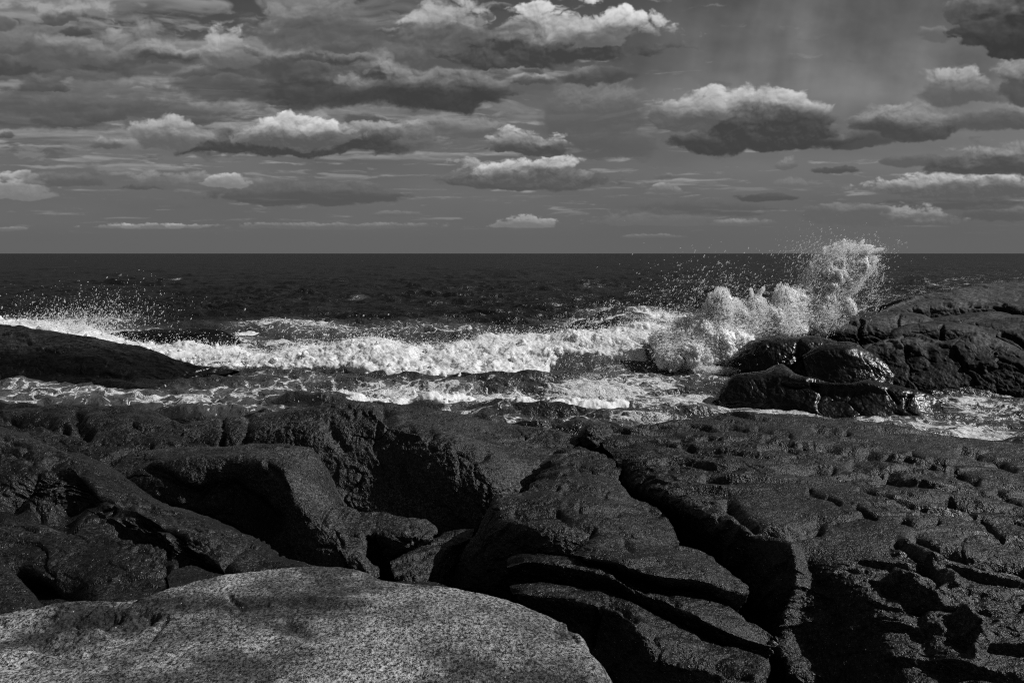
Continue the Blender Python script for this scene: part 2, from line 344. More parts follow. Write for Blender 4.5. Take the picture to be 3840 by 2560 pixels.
def rock(name, label, rows, mat, dens=2.8, back=(2.5, -2.5), front=(-.1, -.9), left=None, right=None, s=1.0, lump=1.0, rough=1.0, strata=0.0, strokes=(), group=None, seed=0, dip=(.25, .1), fine=1.0, patches=(), steep=1.0, plates=0.0, calm=(), sk=1.0, dirt=()):
    G = loft(rows, dens, back, front, left, right, steep)
    N = normals(G); sh = G.shape[:2]
    P = (G.reshape(-1, 3)/s + seed*7.3).astype(np.float32)
    # big lumps and hollows
    d = .085*lump*(.75*fbm3(P*1.15, 3) + .42*fbm3(P*np.float32([1.0, 1.3, 1.5])+9, 3, .5, mode='billow'))
    G = G + N*(d.reshape(sh)*s)[..., None]; N = normals(G)
    sp = np.maximum(np.linalg.norm(np.gradient(G, axis=0), axis=-1), np.linalg.norm(np.gradient(G, axis=1), axis=-1)).ravel()/s
    aa = lambda f: np.clip(1.0/(f*2.2*np.maximum(sp, 1e-4)) - .25, 0, 1)       # drop detail finer than the mesh
    # weathered middle scale: knobs, pits, layers
    q = fbm3(P*np.float32([3.3, 3.3, 4.5]), 3, .5)
    d = .040*rough*q + aa(12)*.014*rough*fbm3(P*9.1+3, 3, .55, mode='ridge') - .01*rough
    if strata:
        # weathered foliation: broken little ledges whose lips hang toward the sea-less side
        wz = .13*fbm3(P*np.float32([1.1, 2.2, 2.2])+5, 4, .6)
        ac = P[:, 1] + dip[0]*P[:, 0] + dip[1]*P[:, 2] + wz
        for f_, am, sd in ((2.1, .085, 3.), (5.3, .036, 11.), (13., .015, 23.)):
            al = np.stack([(P[:, 0] - .35*P[:, 1])*f_*.42+sd, ac*f_*.8, P[:, 2]*f_*.5], 1).astype(np.float32)
            m_ = np.clip(.35 + 1.5*noise3(al), 0, 1); ph = -ac*f_ + .8*noise3(al*np.float32([1.6, .7, 1])+sd)
            fr_ = ph - np.floor(ph); saw = np.where(fr_ < .86, fr_/.86, (1-fr_)/.14)
            d += strata*am*aa(f_*2.2)*m_*(saw-.6)
    ck = noise3((P*np.float32([1.1, 1.5, 2.6]) + .25*np.stack([q, q, q], 1) + 40).astype(np.float32)); cm = np.clip(fbm3(P*.8-33, 2)+.15, 0, .5)*2
    d -= aa(14)*.045*rough*cm*np.exp(-(ck/.032)**2)                            # hairline cracks
    pit = fbm3(P*5.3-8, 2); d -= .025*rough*np.clip(pit-.22, 0, .5)
    crumb = np.clip(.75 + 1.1*fbm3(P*.9+21, 2), .25, 1.6)
    an = np.float32([.5, 1, 1.15]) if strata else np.float32([1, 1, 1])
    d += fine*crumb*(aa(22)*.016*fbm3(P*14*an+2, 3, .6) + aa(42)*.008*fbm3(P*34*an, 2, .6, mode='ridge'))
    if plates:                             # jointed blocks: each cell stands a little higher or lower, gaps between
        xx = P[:, 0]*.75 + .3*P[:, 2] + .22*fbm3(P*1.7+61, 3); yy = P[:, 1]*1.1 - .8*P[:, 2] + .22*fbm3(P*1.7-61, 3)
        for f_, am in ((1.5, .075), (4.1, .022)):
            hv, eg = cells2(xx*f_, yy*f_); pm = np.clip(.5+1.4*fbm3(P*.7+f_, 2), 0, 1)
            d += plates*am*((hv-.5) - .55*pm*np.exp(-(eg/.055)**2))
    d = d.reshape(sh)
    if calm:
        qx, qy = project(G)
        for (cx, cy, rx, ry) in calm: d = d*(1-.8*np.exp(-(((qx-cx)/rx)**2+((qy-cy)/ry)**2)**2))
    dm = np.zeros(sh)
    if dirt:
        qx, qy = project(G)
        for (cx, cy, rx, ry, am) in dirt: dm = np.maximum(dm, am*np.clip(1.2 - ((qx-cx)/rx)**2 - ((qy-cy)/ry)**2 + 1.1*fbm3(P*6+4, 4, .6).reshape(sh), 0, 1))
    if patches:
        qx, qy = project(G); Z = P[:, 2] + .10*P[:, 0] + .06*fbm3(P*3+1, 3)
        lay = (noise3(np.stack([P[:, 0]*5, P[:, 1]*5, Z*42], 1).astype(np.float32)) + .7*noise3(np.stack([P[:, 0]*11, P[:, 1]*11, Z*95], 1).astype(np.float32)) + .8*fbm3(P*9, 4, .6, mode='ridge')).reshape(sh)
        for (cx, cy, rx, ry, amp) in patches:
            m = np.clip(1.25 - ((qx-cx)/rx)**2 - ((qy-cy)/ry)**2 + .6*fbm3(P*5, 3).reshape(sh), 0, 1)
            d = d + amp/s*m*(lay - .45); dm = np.maximum(dm, m)
    if strokes:
        px, py = project(G); w1 = 16*fbm3(P*3+2, 2).reshape(sh); w2 = 16*fbm3(P*3-4, 2).reshape(sh)
        for (poly, w, dep) in strokes:
            r = seg_dist(px+w1, py+w2, poly)/(w*(sk if dep > 0 else 1))
            d = d - dep*(sk if dep > 0 else 1)/s*np.exp(-r**2*(1.0 if dep < 0 else .8))
    G = G + N*(d*s)[..., None]
    V = G.reshape(-1, 3); lo = V.min(0); hi = V.max(0)
    o = new_mesh(name, V, grid_quads(*sh), mat, origin=((lo[0]+hi[0])/2, (lo[1]+hi[1])/2, float(lo[2])), attr={'weathering': dm.ravel()})
    return tag(o, label, 'rock', group)

# ------------------------------------------------------------------ materials
class NT:
    def __init__(s, name):
        s.m = bpy.data.materials.new(name); s.m.use_nodes = True; s.t = s.m.node_tree; s.t.nodes.clear()
        s.out = s.t.nodes.new('ShaderNodeOutputMaterial'); s.co = s.t.nodes.new('ShaderNodeTexCoord').outputs['Object']
    def n(s, kind, ins=None, **kw):
        n = s.t.nodes.new('ShaderNode'+kind)
        for k, v in kw.items(): setattr(n, k, v)
        for k, v in (ins or {}).items():
            i = n.inputs[k]
            if hasattr(v, 'is_linked'): s.t.links.new(v, i)
            else: i.default_value = v
        return n
    def math(s, op, a, b=0., c=0., clamp=False):
        n = s.n('Math', {0: a, 1: b, 2: c}, operation=op, use_clamp=clamp); return n.outputs[0]
    def noise(s, scale, detail=4., rough=.55, co=None, dist=0.):
        return s.n('TexNoise', {'Vector': co or s.co, 'Scale': scale, 'Detail': detail, 'Roughness': rough, 'Distortion': dist}).outputs[0]
    def ramp(s, v, a, b, lo=0., hi=1., smooth=False):
        return s.n('MapRange', {0: v, 1: a, 2: b, 3: lo, 4: hi}, interpolation_type='SMOOTHSTEP' if smooth else 'LINEAR').outputs[0]
    def stretch(s, sc):
        return s.n('VectorMath', {0: s.co, 1: sc}, operation='MULTIPLY').outputs[0]
def rock_mat(name, lo, hi, grain, spark, rough, bump, spec=.4, patch=(.55, 1.35), big=1.6, band=0., contrast=(.40, .62), bdist=.02, chalk=0., sscale=85, foliation=1., stain=0., tide_shade=None, coat=0.):
    s = NT(name)
    gc = s.stretch((1, foliation, 1)); g1 = s.noise(grain, 5., .78, gc); g2 = s.noise(grain*3.1, 2., .7, gc)
    g = s.math('ADD', s.math('MULTIPLY', g1, .65), s.math('MULTIPLY', g2, .35))
    base = s.ramp(g, contrast[0], contrast[1], lo, hi)
    pt = s.ramp(s.math('ADD', s.math('MULTIPLY', s.noise(big, 5., .65), .6), s.math('MULTIPLY', s.noise(big*.33, 3., .6), .4)), .41, .60, patch[0], patch[1])
    base = s.math('MULTIPLY', base, pt)
    if tide_shade:                               # black weed and wet stone up to the reach of the waves, drier stone above; on sea_rock also paints fronts shaded, tops lit
        zz = s.n('SeparateXYZ', {0: s.n('NewGeometry').outputs['Position']}).outputs[2]
        zz = s.math('ADD', zz, s.math('MULTIPLY', s.math('SUBTRACT', s.noise(.8, 5., .65), .5), 1.1))
        base = s.math('MULTIPLY', base, s.ramp(zz, tide_shade[0], tide_shade[1], tide_shade[2], 1, True))
    if stain:
        at_ = s.n('Attribute', attribute_name='weathering').outputs['Fac']; base = s.math('MULTIPLY', base, s.ramp(at_, .1, .9, 1, .34))
        base = s.math('MULTIPLY', base, s.ramp(s.noise(1.35, 7., .68), .42, .53, 1-stain, 1, True))
    if band:
        base = s.math('MULTIPLY', base, s.ramp(s.noise(3.0, 5., .65, s.stretch((1, 1, 7)), .6), .35, .65, 1-band, 1+band))
    v = s.n('TexVoronoi', {'Vector': s.co, 'Scale': sscale, 'Randomness': 1.}).outputs
    sp = s.ramp(s.n('SeparateColor', {0: v['Color']}).outputs[0], 1-spark, 1-spark*.7, 0, 1)  # pale dots in the base colour stand in for crystal glints
    sp = s.math('MULTIPLY', sp, s.ramp(v['Distance'], .42, .22, 0, 1))
    if chalk:
        sp = s.math('MAXIMUM', sp, s.ramp(s.noise(1.9, 6., .72), .74, .79, 0, chalk))
    col = s.n('Mix', {0: sp, 2: base, 3: .40}, data_type='FLOAT').outputs[0]
    b1 = s.noise(grain*.33, 5., .65); b2 = s.noise(grain*1.1, 3., .7)
    bh = s.math('ADD', s.math('MULTIPLY', b1, 1.), s.math('MULTIPLY', b2, .45))
    bp = s.n('Bump', {'Strength': bump, 'Distance': bdist, 'Height': bh}).outputs[0]
    rg = s.ramp(g2, .35, .65, rough*.75, min(1, rough*1.2))
    p = s.n('BsdfPrincipled', {'Base Color': col, 'Roughness': rg, 'Specular IOR Level': spec, 'Normal': bp, 'Coat Weight': coat, 'Coat Roughness': .28, 'Coat Normal': bp})
    s.t.links.new(p.outputs[0], s.out.inputs[0]); return s.m
M_GRAN = rock_mat('pale_granite', .004, .43, 72, .012, .8, .8, .25, patch=(.42, 1.2), big=3.2, contrast=(.45, .585), bdist=.012, sscale=140, foliation=.65, stain=.68)
M_DARK = rock_mat('dark_rock', .0006, .076, 36, .02, .5, 1.0, .22, patch=(.16, 1.3), band=.4, contrast=(.48, .64), bdist=.035, sscale=110, coat=.35)
M_MID = rock_mat('brown_rock', .0008, .150, 38, .02, .5, 1.0, .24, patch=(.22, 1.3), contrast=(.48, .63), bdist=.035, sscale=110, coat=.35)
M_LEFT = rock_mat('lichen_rock', .0008, .066, 44, .012, .52, .9, .22, patch=(.18, 1.3), contrast=(.47, .65), chalk=.3, bdist=.025, sscale=120, coat=.3)
M_WET = rock_mat('wet_sea_rock', .0012, .045, 6, .0, .36, .5, .32, patch=(.25, 1.3), big=.5, band=.45, bdist=.05, tide_shade=(.75, 1.45, .22))
M_SEAROCK = rock_mat('sea_rock', .0030, .105, 6, .0, .72, .45, .15, patch=(.35, 1.3), big=.45, band=.45, bdist=.04, tide_shade=(1.1, 1.6, .12))

# ------------------------------------------------------------------ ground under the boulders
def build_ground():
    xs = np.linspace(-22, 22, 240); ys = np.linspace(.4, 21, 180)
    X, Y = np.meshgrid(xs, ys)
    Z = np.interp(Y, [0, 2, 4.2, 5, 7, 10, 13, 16, 21], [2.6, 2.5, 2.0, 1.6, 1.35, 1.1, .6, -.9, -2.2])
    P = np.stack([X, Y, Z], -1); P[..., 2] += .22*fbm3(P.reshape(-1, 3)*.9, 4).reshape(X.shape)
    # winding so that the faces look up
    o = new_mesh('rock_ground', P[::-1].reshape(-1, 3), grid_quads(180, 240), M_DARK)
    tag(o, 'dark bedrock floor in the clefts between the shore boulders', 'ground', kind='structure')
build_ground()

# ------------------------------------------------------------------ the shore rocks at the photographer's feet
GS = 'rocks of the near shore'
rock('granite_slab', 'pale speckled granite slab, the brightest and closest rock', [
  [(-260,2325,3.42),(0,2297,3.5),(150,2274,3.58),(320,2253,3.66),(520,2238,3.72),(640,2203,3.85),(825,2161,4.02),(1060,2129,4.15),(1355,2136,4.12),(1450,2174,4.0),(1650,2197,3.9),(1876,2239,3.75),(2050,2311,3.52),(2168,2376,3.32)],
  [(-260,2370,3.28),(0,2350,3.34),(150,2335,3.38),(320,2315,3.45),(520,2295,3.5),(640,2268,3.58),(825,2235,3.68),(1060,2210,3.76),(1355,2215,3.75),(1470,2240,3.66),(1660,2262,3.58),(1876,2300,3.45),(2050,2360,3.3),(2195,2428,3.15)],
  [(-260,2450,3.02),(0,2440,3.06),(150,2430,3.1),(320,2420,3.12),(520,2405,3.16),(640,2390,3.2),(825,2370,3.25),(1060,2350,3.3),(1355,2355,3.29),(1480,2370,3.25),(1670,2390,3.18),(1876,2420,3.1),(2060,2460,3.02),(2248,2495,2.97)],
  [(-260,2580,2.74),(0,2575,2.76),(150,2570,2.77),(320,2565,2.78),(520,2560,2.79),(640,2555,2.8),(825,2550,2.82),(1060,2545,2.83),(1355,2550,2.82),(1480,2555,2.81),(1670,2560,2.8),(1876,2570,2.78),(2070,2580,2.77),(2262,2585,2.78)],
  [(-260,2900,2.3),(0,2900,2.3),(150,2900,2.3),(320,2900,2.3),(520,2900,2.3),(640,2900,2.3),(825,2900,2.3),(1060,2900,2.3),(1355,2900,2.3),(1480,2900,2.3),(1670,2900,2.3),(1876,2900,2.3),(2080,2900,2.31),(2300,2900,2.33)]],
  M_GRAN, 2.6, back=(.5, -1.0), front=(-.3, -.6), right=(.14, .02, -.9), lump=.30, rough=.30, group=GS, seed=1, fine=.55, patches=[(380,2310,260,55,.034),(250,2400,190,50,.022),(620,2262,130,34,.022),(1230,2265,200,22,.006),(2120,2372,50,40,.012)], dirt=[(880,2268,110,26,.8),(1010,2250,170,16,.7),(1085,2352,75,34,.9),(1190,2395,60,24,.6),(300,2470,260,40,.6),(1560,2330,120,24,.5),(1960,2440,90,30,.4)],
  strokes=[([(130,2300),(250,2318),(420,2312)], 16, .022), ([(130,2345),(280,2335),(430,2352),(560,2318)], 14, .028), ([(150,2420),(230,2450),(330,2440)], 20, .02),
           ([(520,2300),(620,2330),(570,2390)], 16, .02), ([(380,2370),(520,2360)], 12, .018), ([(860,2240),(900,2275),(1000,2260)], 12, .018), ([(60,2470),(300,2500)], 12, .012), ([(420,2262),(660,2240)], 12, .016),
           ([(1080,2340),(1130,2375)], 22, .02), ([(2130,2352),(2166,2392)], 10, .02), ([(1180,2255),(1420,2262)], 14, -.012)])
rock('left_outcrop', 'dark outcrop sloping down behind the pale slab, with a white lichen spot', [
  [(-220,1560,7.5),(0,1612,7.2),(200,1682,7.0),(380,1750,6.75),(465,1812,6.6),(525,1850,6.45),(640,1896,6.25),(800,1950,6.0),(925,2020,5.7),(1000,2080,5.45),(1230,2130,5.15)],
  [(-220,1650,6.9),(0,1690,6.75),(160,1730,6.6),(320,1770,6.45),(420,1835,6.3),(500,1875,6.15),(610,1925,5.95),(760,1990,5.7),(870,2060,5.45),(960,2120,5.25),(1210,2160,5.0)],
  [(-220,1790,6.3),(0,1785,6.3),(140,1775,6.3),(280,1768,6.3),(370,1860,6.05),(450,1885,5.95),(560,1935,5.75),(690,2010,5.5),(790,2090,5.25),(890,2160,5.05),(1190,2190,4.85)],
  [(-220,1890,6.1),(0,1900,6.05),(140,1880,6.1),(250,1880,6.15),(350,1925,6.0),(450,1960,5.85),(560,2005,5.65),(660,2070,5.4),(750,2140,5.2),(870,2190,5.0),(1170,2230,4.75)],
  [(-220,1980,5.6),(0,1990,5.55),(130,1990,5.5),(270,1995,5.5),(380,2010,5.45),(480,2030,5.4),(570,2060,5.3),(640,2110,5.15),(740,2190,4.98),(860,2230,4.85),(1150,2280,4.6)],
  [(-220,2120,5.15),(0,2110,5.1),(110,2130,5.05),(280,2180,4.9),(400,2190,4.85),(500,2195,4.82),(590,2195,4.8),(650,2210,4.8),(740,2260,4.7),(860,2300,4.6),(1150,2350,4.4)],
  [(-220,2260,4.9),(0,2230,4.95),(110,2260,4.9),(300,2290,4.6),(400,2300,4.55),(500,2300,4.5),(590,2300,4.5),(660,2310,4.5),(740,2350,4.45),(860,2390,4.4),(1150,2420,4.3)]],
  M_LEFT, 2.7, lump=.5, rough=.7, plates=.5, strata=.3, group=GS, seed=2, front=(-.05, -.6), fine=.55, patches=[(640,2060,190,70,.05),(180,1850,190,70,.05),(120,1700,200,50,.03),(480,1990,200,40,.04)],
  strokes=[([(40,1880),(130,1800),(200,1770),(290,1800),(330,1870),(250,1900)], 34, .11), ([(150,1930),(210,1950),(270,1960)], 20, .10), ([(300,1790),(350,1850),(470,1880)], 16, .07),
           ([(450,1985),(520,2015),(590,2035)], 18, .13), ([(520,1940),(640,1985),(700,2060),(730,2110)], 16, .09), ([(700,2110),(790,2140),(850,2160)], 22, .15), ([(630,2060),(632,2130),(638,2200)], 9, .06),
           ([(60,2180),(150,2215),(260,2225),(300,2260)], 34, .22), ([(330,1935),(440,1950)], 16, -.05), ([(0,1690),(120,1730)], 10, .05), ([(20,1640),(110,1680)], 8, .05), ([(850,2110),(890,2150)], 10, .08)])
rock('shore_boulder', 'small dark boulder at the shadowed pocket beside the pale slab', [
  [(-160,2060,4.75),(0,2108,4.6),(40,2150,4.5),(90,2200,4.38),(135,2245,4.25),(170,2300,4.1)],
  [(-160,2130,4.5),(-10,2170,4.38),(30,2200,4.32),(75,2240,4.22),(115,2275,4.12),(150,2330,4.0)],
  [(-160,2230,4.2),(-10,2250,4.15),(30,2270,4.1),(70,2290,4.05),(105,2320,4.0),(140,2370,3.92)],
  [(-160,2340,3.95),(-10,2340,3.95),(30,2350,3.93),(70,2360,3.9),(105,2390,3.86),(140,2430,3.8)]],
  M_LEFT, 3, lump=.4, rough=.5, group=GS, seed=3, back=(.5, -1.2), front=(0, -.6))
rock('wedge_stone', 'flat triangular stone wedged between dark outcrop and pale slab', [
  [(628,2160,5.05),(660,2140,5.1),(710,2124,5.15),(780,2140,5.1),(860,2165,5.0)],
  [(632,2185,4.85),(665,2170,4.88),(720,2165,4.9),(790,2172,4.88),(860,2185,4.85)],
  [(636,2215,4.7),(670,2215,4.7),(720,2215,4.7),(790,2215,4.7),(860,2215,4.7)]],
  M_LEFT, 3, lump=.25, rough=.35, group=GS, seed=4, back=(.4, -.6), front=(0, -.5))
rock('back_outcrop', 'broad pitted outcrop at the water edge under the foamy cove', [
  [(-260,1560,12.0),(0,1537,12.2),(130,1527,12.3),(320,1516,12.4),(450,1520,12.4),(590,1547,12.1),(700,1590,11.6),(800,1640,11.0)],
  [(-260,1600,11.2),(0,1572,11.3),(130,1562,11.3),(320,1556,11.3),(450,1562,11.2),(590,1590,11.0),(690,1625,10.8),(790,1670,10.4)],
  [(-260,1680,10.4),(0,1640,10.6),(130,1635,10.6),(310,1645,10.5),(440,1650,10.4),(570,1665,10.2),(670,1690,10.0),(770,1710,9.9)],
  [(-260,1800,9.9),(0,1760,10.0),(130,1770,9.9),(310,1790,9.7),(440,1800,9.5),(560,1790,9.5),(660,1790,9.5),(760,1790,9.6)]],
  M_DARK, 2.8, lump=.9, rough=1.2, strata=.5, plates=.6, group=GS, seed=5, front=(-.1, -.8),
  strokes=[([(40,1570),(150,1575),(230,1600)], 16, .12), ([(290,1555),(295,1610),(330,1625)], 20, .16), ([(240,1600),(270,1615)], 14, .1), ([(0,1560),(60,1580)], 14, .1), ([(380,1740),(470,1690),(560,1670)], 12, .08)])
rock('ridged_boulder', 'big boulder with a black front face and a sunlit right flank', [
  [(680,1592,11.5),(940,1555,11.4),(1180,1524,11.5),(1325,1506,11.8),(1500,1517,12.0),(1700,1548,12.0),(1880,1584,11.8),(2060,1609,11.3),(2200,1642,11.1)],
  [(690,1612,11.0),(940,1566,10.95),(1180,1537,10.9),(1325,1521,11.0),(1480,1548,10.9),(1680,1600,10.7),(1850,1650,10.6),(1990,1682,10.5),(2120,1695,10.5)],
  [(690,1640,10.6),(910,1584,10.55),(1140,1553,10.35),(1350,1537,10.2),(1462,1612,9.85),(1590,1643,9.6),(1740,1690,9.35),(1890,1745,9.3),(2045,1765,9.7)],
  [(690,1690,10.3),(915,1620,10.25),(1140,1620,10.0),(1340,1665,9.85),(1452,1712,9.65),(1560,1740,9.45),(1700,1765,9.2),(1850,1800,9.05),(1985,1828,9.25)],
  [(690,1760,10.1),(930,1730,10.0),(1160,1760,9.75),(1340,1800,9.6),(1460,1830,9.45),(1570,1850,9.3),(1715,1850,9.1),(1840,1860,8.95),(1935,1870,9.0)],
  [(690,1840,9.9),(950,1850,9.75),(1180,1880,9.5),(1340,1930,9.4),(1460,1960,9.25),(1590,1985,9.15),(1740,2010,9.0),(1830,1960,8.9),(1910,1910,8.9)]],
  M_MID, 2.7, lump=.45, rough=.95, plates=.35, group=GS, seed=6, front=(-.1, -.8),
  strokes=[([(1440,1552),(1480,1585),(1560,1610),(1610,1622)], 17, .16), ([(1395,1542),(1440,1585),(1500,1622),(1580,1640)], 11, -.05), ([(835,1580),(830,1660)], 9, .10), ([(930,1560),(915,1650)], 14, .08), ([(1720,1690),(1780,1712),(1820,1700)], 14, .10), ([(1230,1600),(1290,1680)], 20, .06), ([(1500,1760),(1520,1850)], 16, .07)])
rock('rounded_ledge', 'rounded ledge with a lit right shoulder below the ridged boulder', [
  [(392,1772,9.4),(520,1697,9.35),(665,1670,9.4),(835,1675,9.3),(1000,1669,9.1),(1112,1663,8.95),(1172,1686,8.9),(1228,1800,8.7),(1275,1888,8.4)],
  [(415,1795,9.0),(560,1722,8.95),(700,1694,8.95),(850,1694,8.85),(990,1692,8.65),(1095,1705,8.45),(1158,1775,8.3),(1205,1865,8.1),(1290,1945,7.95)],
  [(440,1820,8.8),(580,1755,8.7),(720,1730,8.6),(850,1738,8.5),(965,1752,8.25),(1062,1800,7.95),(1112,1890,7.75),(1190,1962,7.6),(1315,2040,7.45)],
  [(460,1860,8.7),(600,1810,8.55),(740,1800,8.45),(850,1810,8.4),(955,1830,8.35),(1045,1885,8.0),(1100,1960,7.75),(1180,2015,7.55),(1315,2095,7.35)],
  [(460,1930,8.6),(610,1900,8.5),(750,1900,8.45),(855,1930,8.5),(960,1970,8.4),(1040,2010,8.0),(1095,2045,7.75),(1180,2085,7.5),(1315,2140,7.3)],
  [(460,2040,8.9),(620,2040,8.9),(760,2080,8.8),(860,2100,8.6),(960,2130,8.3),(1040,2150,7.95),(1100,2160,7.7),(1190,2180,7.45),(1325,2210,7.25)]],
  M_MID, 2.7, lump=.5, rough=.85, plates=.25, group=GS, seed=7, front=(0, -.8),
  strokes=[([(730,1860),(790,1830),(860,1840),(930,1900),(1010,1960)], 36, .20), ([(1210,1945),(1250,1905)], 7, .06), ([(1000,1745),(1050,1775),(1075,1830)], 12, .05), ([(560,1760),(640,1790),(700,1850)], 18, .08)])
rock('broken_shelf', 'broken knobbly shelf at the foot of the ridged boulder', [
  [(1245,1885,8.65),(1330,1908,8.55),(1450,1921,8.45),(1550,1937,8.35),(1615,1955,8.25),(1638,1988,8.1)],
  [(1230,1935,8.2),(1320,1950,8.15),(1420,1962,8.05),(1520,1972,7.95),(1592,1982,7.9),(1637,2005,7.9)],
  [(1240,1995,7.75),(1330,2000,7.7),(1390,2004,7.72),(1475,2008,7.6),(1560,2012,7.55),(1622,2018,7.65)],
  [(1262,2045,7.45),(1345,2055,7.4),(1395,2050,7.8),(1478,2052,7.6),(1555,2048,7.58),(1612,2042,7.68)],
  [(1300,2105,7.2),(1375,2115,7.15),(1412,2095,7.85),(1480,2100,7.7),(1550,2088,7.7),(1600,2068,7.78)]],
  M_MID, 2.6, lump=.5, rough=1.1, plates=.7, group=GS, seed=8, back=(.6, -1), front=(.05, -.9),
  strokes=[([(1392,1995),(1400,2060),(1415,2105)], 11, .12), ([(1590,1990),(1560,2030)], 9, .06)])
rock('split_stone', 'light split stone in the cleft beside the leaning slab', [
  [(1470,2112,7.35),(1560,2066,7.55),(1636,2010,8.05),(1700,1984,8.25),(1780,1985,8.25)],
  [(1468,2135,7.1),(1560,2092,7.25),(1640,2040,7.65),(1700,2012,7.85),(1772,2002,7.95)],
  [(1478,2165,6.95),(1556,2140,6.95),(1620,2095,7.25),(1692,2048,7.6),(1765,2026,7.8)],
  [(1490,2215,6.9),(1560,2200,6.9),(1612,2150,7.15),(1694,2075,7.6),(1765,2045,7.85)],
  [(1500,2270,6.9),(1565,2260,6.9),(1620,2230,7.1),(1700,2160,7.5),(1770,2110,7.9)]],
  M_MID, 2.6, lump=.5, rough=1.0, plates=.6, group=GS, seed=9, back=(.4, -1), front=(.05, -.6),
  strokes=[([(1500,2140),(1560,2100),(1610,2080)], 8, .06)])
rock('pebble_stone', 'low stone half buried in the dark cleft', [
  [(1410,2190,6.9),(1480,2176,7.0),(1560,2170,7.0),(1640,2185,6.9),(1700,2205,6.8)],
  [(1410,2210,6.7),(1480,2200,6.7),(1560,2198,6.7),(1640,2205,6.7),(1700,2218,6.7)],
  [(1410,2240,6.6),(1480,2240,6.6),(1560,2240,6.6),(1640,2240,6.6),(1700,2245,6.6)]],
  M_LEFT, 3, lump=.4, rough=.8, group=GS, seed=10, back=(.4, -.5), front=(0, -.5))
rock('leaning_slab', 'domed slab in the centre with a black left flank', [
  [(1874,1864,7.85),(1884,1860,7.7),(1960,1846,7.95),(2080,1793,8.3),(2220,1781,8.5),(2308,1793,8.5),(2365,1862,8.2),(2480,1915,7.8),(2545,2035,7.2)],
  [(1842,1905,7.75),(1872,1884,7.45),(1960,1880,7.45),(2080,1848,7.65),(2220,1846,7.75),(2318,1866,7.75),(2392,1926,7.45),(2472,1978,7.25),(2542,2056,6.95)],
  [(1797,1975,7.6),(1868,1935,7.15),(1950,1938,7.05),(2070,1925,7.05),(2200,1926,7.05),(2310,1946,7.05),(2400,1994,6.85),(2480,2034,6.75),(2552,2084,6.65)],
  [(1737,2080,7.45),(1860,2010,7.0),(1945,1990,6.75),(2060,1998,6.55),(2190,2012,6.5),(2300,2024,6.5),(2400,2046,6.45),(2480,2076,6.45),(2560,2106,6.45)],
  [(1690,2200,7.25),(1870,2100,6.95),(1950,2075,6.75),(2060,2066,6.5),(2190,2076,6.42),(2300,2076,6.42),(2400,2096,6.4),(2480,2116,6.4),(2570,2136,6.42)],
  [(1680,2300,7.2),(1880,2220,6.95),(1955,2180,6.8),(2060,2150,6.6),(2190,2140,6.5),(2300,2140,6.5),(2400,2150,6.5),(2480,2160,6.5),(2570,2180,6.5)]],
  M_DARK, 2.7, lump=.42, rough=.6, strata=.45, plates=.3, group=GS, seed=11, back=(1.2, -1.2), front=(0, -.9), dip=(.2, .5),
  strokes=[([(2130,1825),(2200,1832),(2270,1852)], 9, .05), ([(1930,1925),(1960,1940),(2010,1935),(2090,1925),(2140,1960),(2225,1990)], 10, .05), ([(2180,1902),(2260,1920),(2310,1930)], 10, .06), ([(2225,1985),(2190,2035),(2155,2075)], 7, .07), ([(2020,1830),(2090,1828)], 8, .05), ([(2440,1915),(2470,1930)], 12, .05)])
rock('upper_tongue', 'topmost of the three tilted rock tongues in the centre', [
  [(2152,2074,6.35),(2245,1996,6.6),(2360,2011,6.6),(2475,2044,6.62),(2560,2050,6.7),(2660,2085,6.6),(2722,2135,6.4),(2797,2198,6.1)],
  [(2160,2086,6.2),(2245,2056,6.2),(2360,2076,6.12),(2475,2098,6.08),(2560,2114,6.08),(2650,2140,6.02),(2712,2176,5.98),(2799,2212,5.92)],
  [(2200,2098,6.1),(2300,2112,5.95),(2400,2142,5.8),(2490,2162,5.76),(2570,2168,5.8),(2650,2184,5.8),(2722,2214,5.8),(2796,2230,5.84)],
  [(2220,2110,6.15),(2320,2134,6.0),(2410,2166,5.85),(2490,2186,5.82),(2570,2194,5.86),(2650,2214,5.88),(2722,2246,5.88),(2782,2262,5.92)],
  [(2240,2130,6.3),(2330,2150,6.2),(2420,2180,6.05),(2500,2200,6.0),(2570,2210,6.05),(2650,2230,6.1),(2720,2265,6.1),(2770,2280,6.1)]],
  M_DARK, 2.6, lump=.35, rough=.55, strata=.35, group='tilted rock tongues', seed=12, back=(.5, -.4), front=(.2, -.2), right=(.02, .2, -.12), dip=(.3, .6),
  strokes=[([(2340,2030),(2370,2060)], 12, .04)])
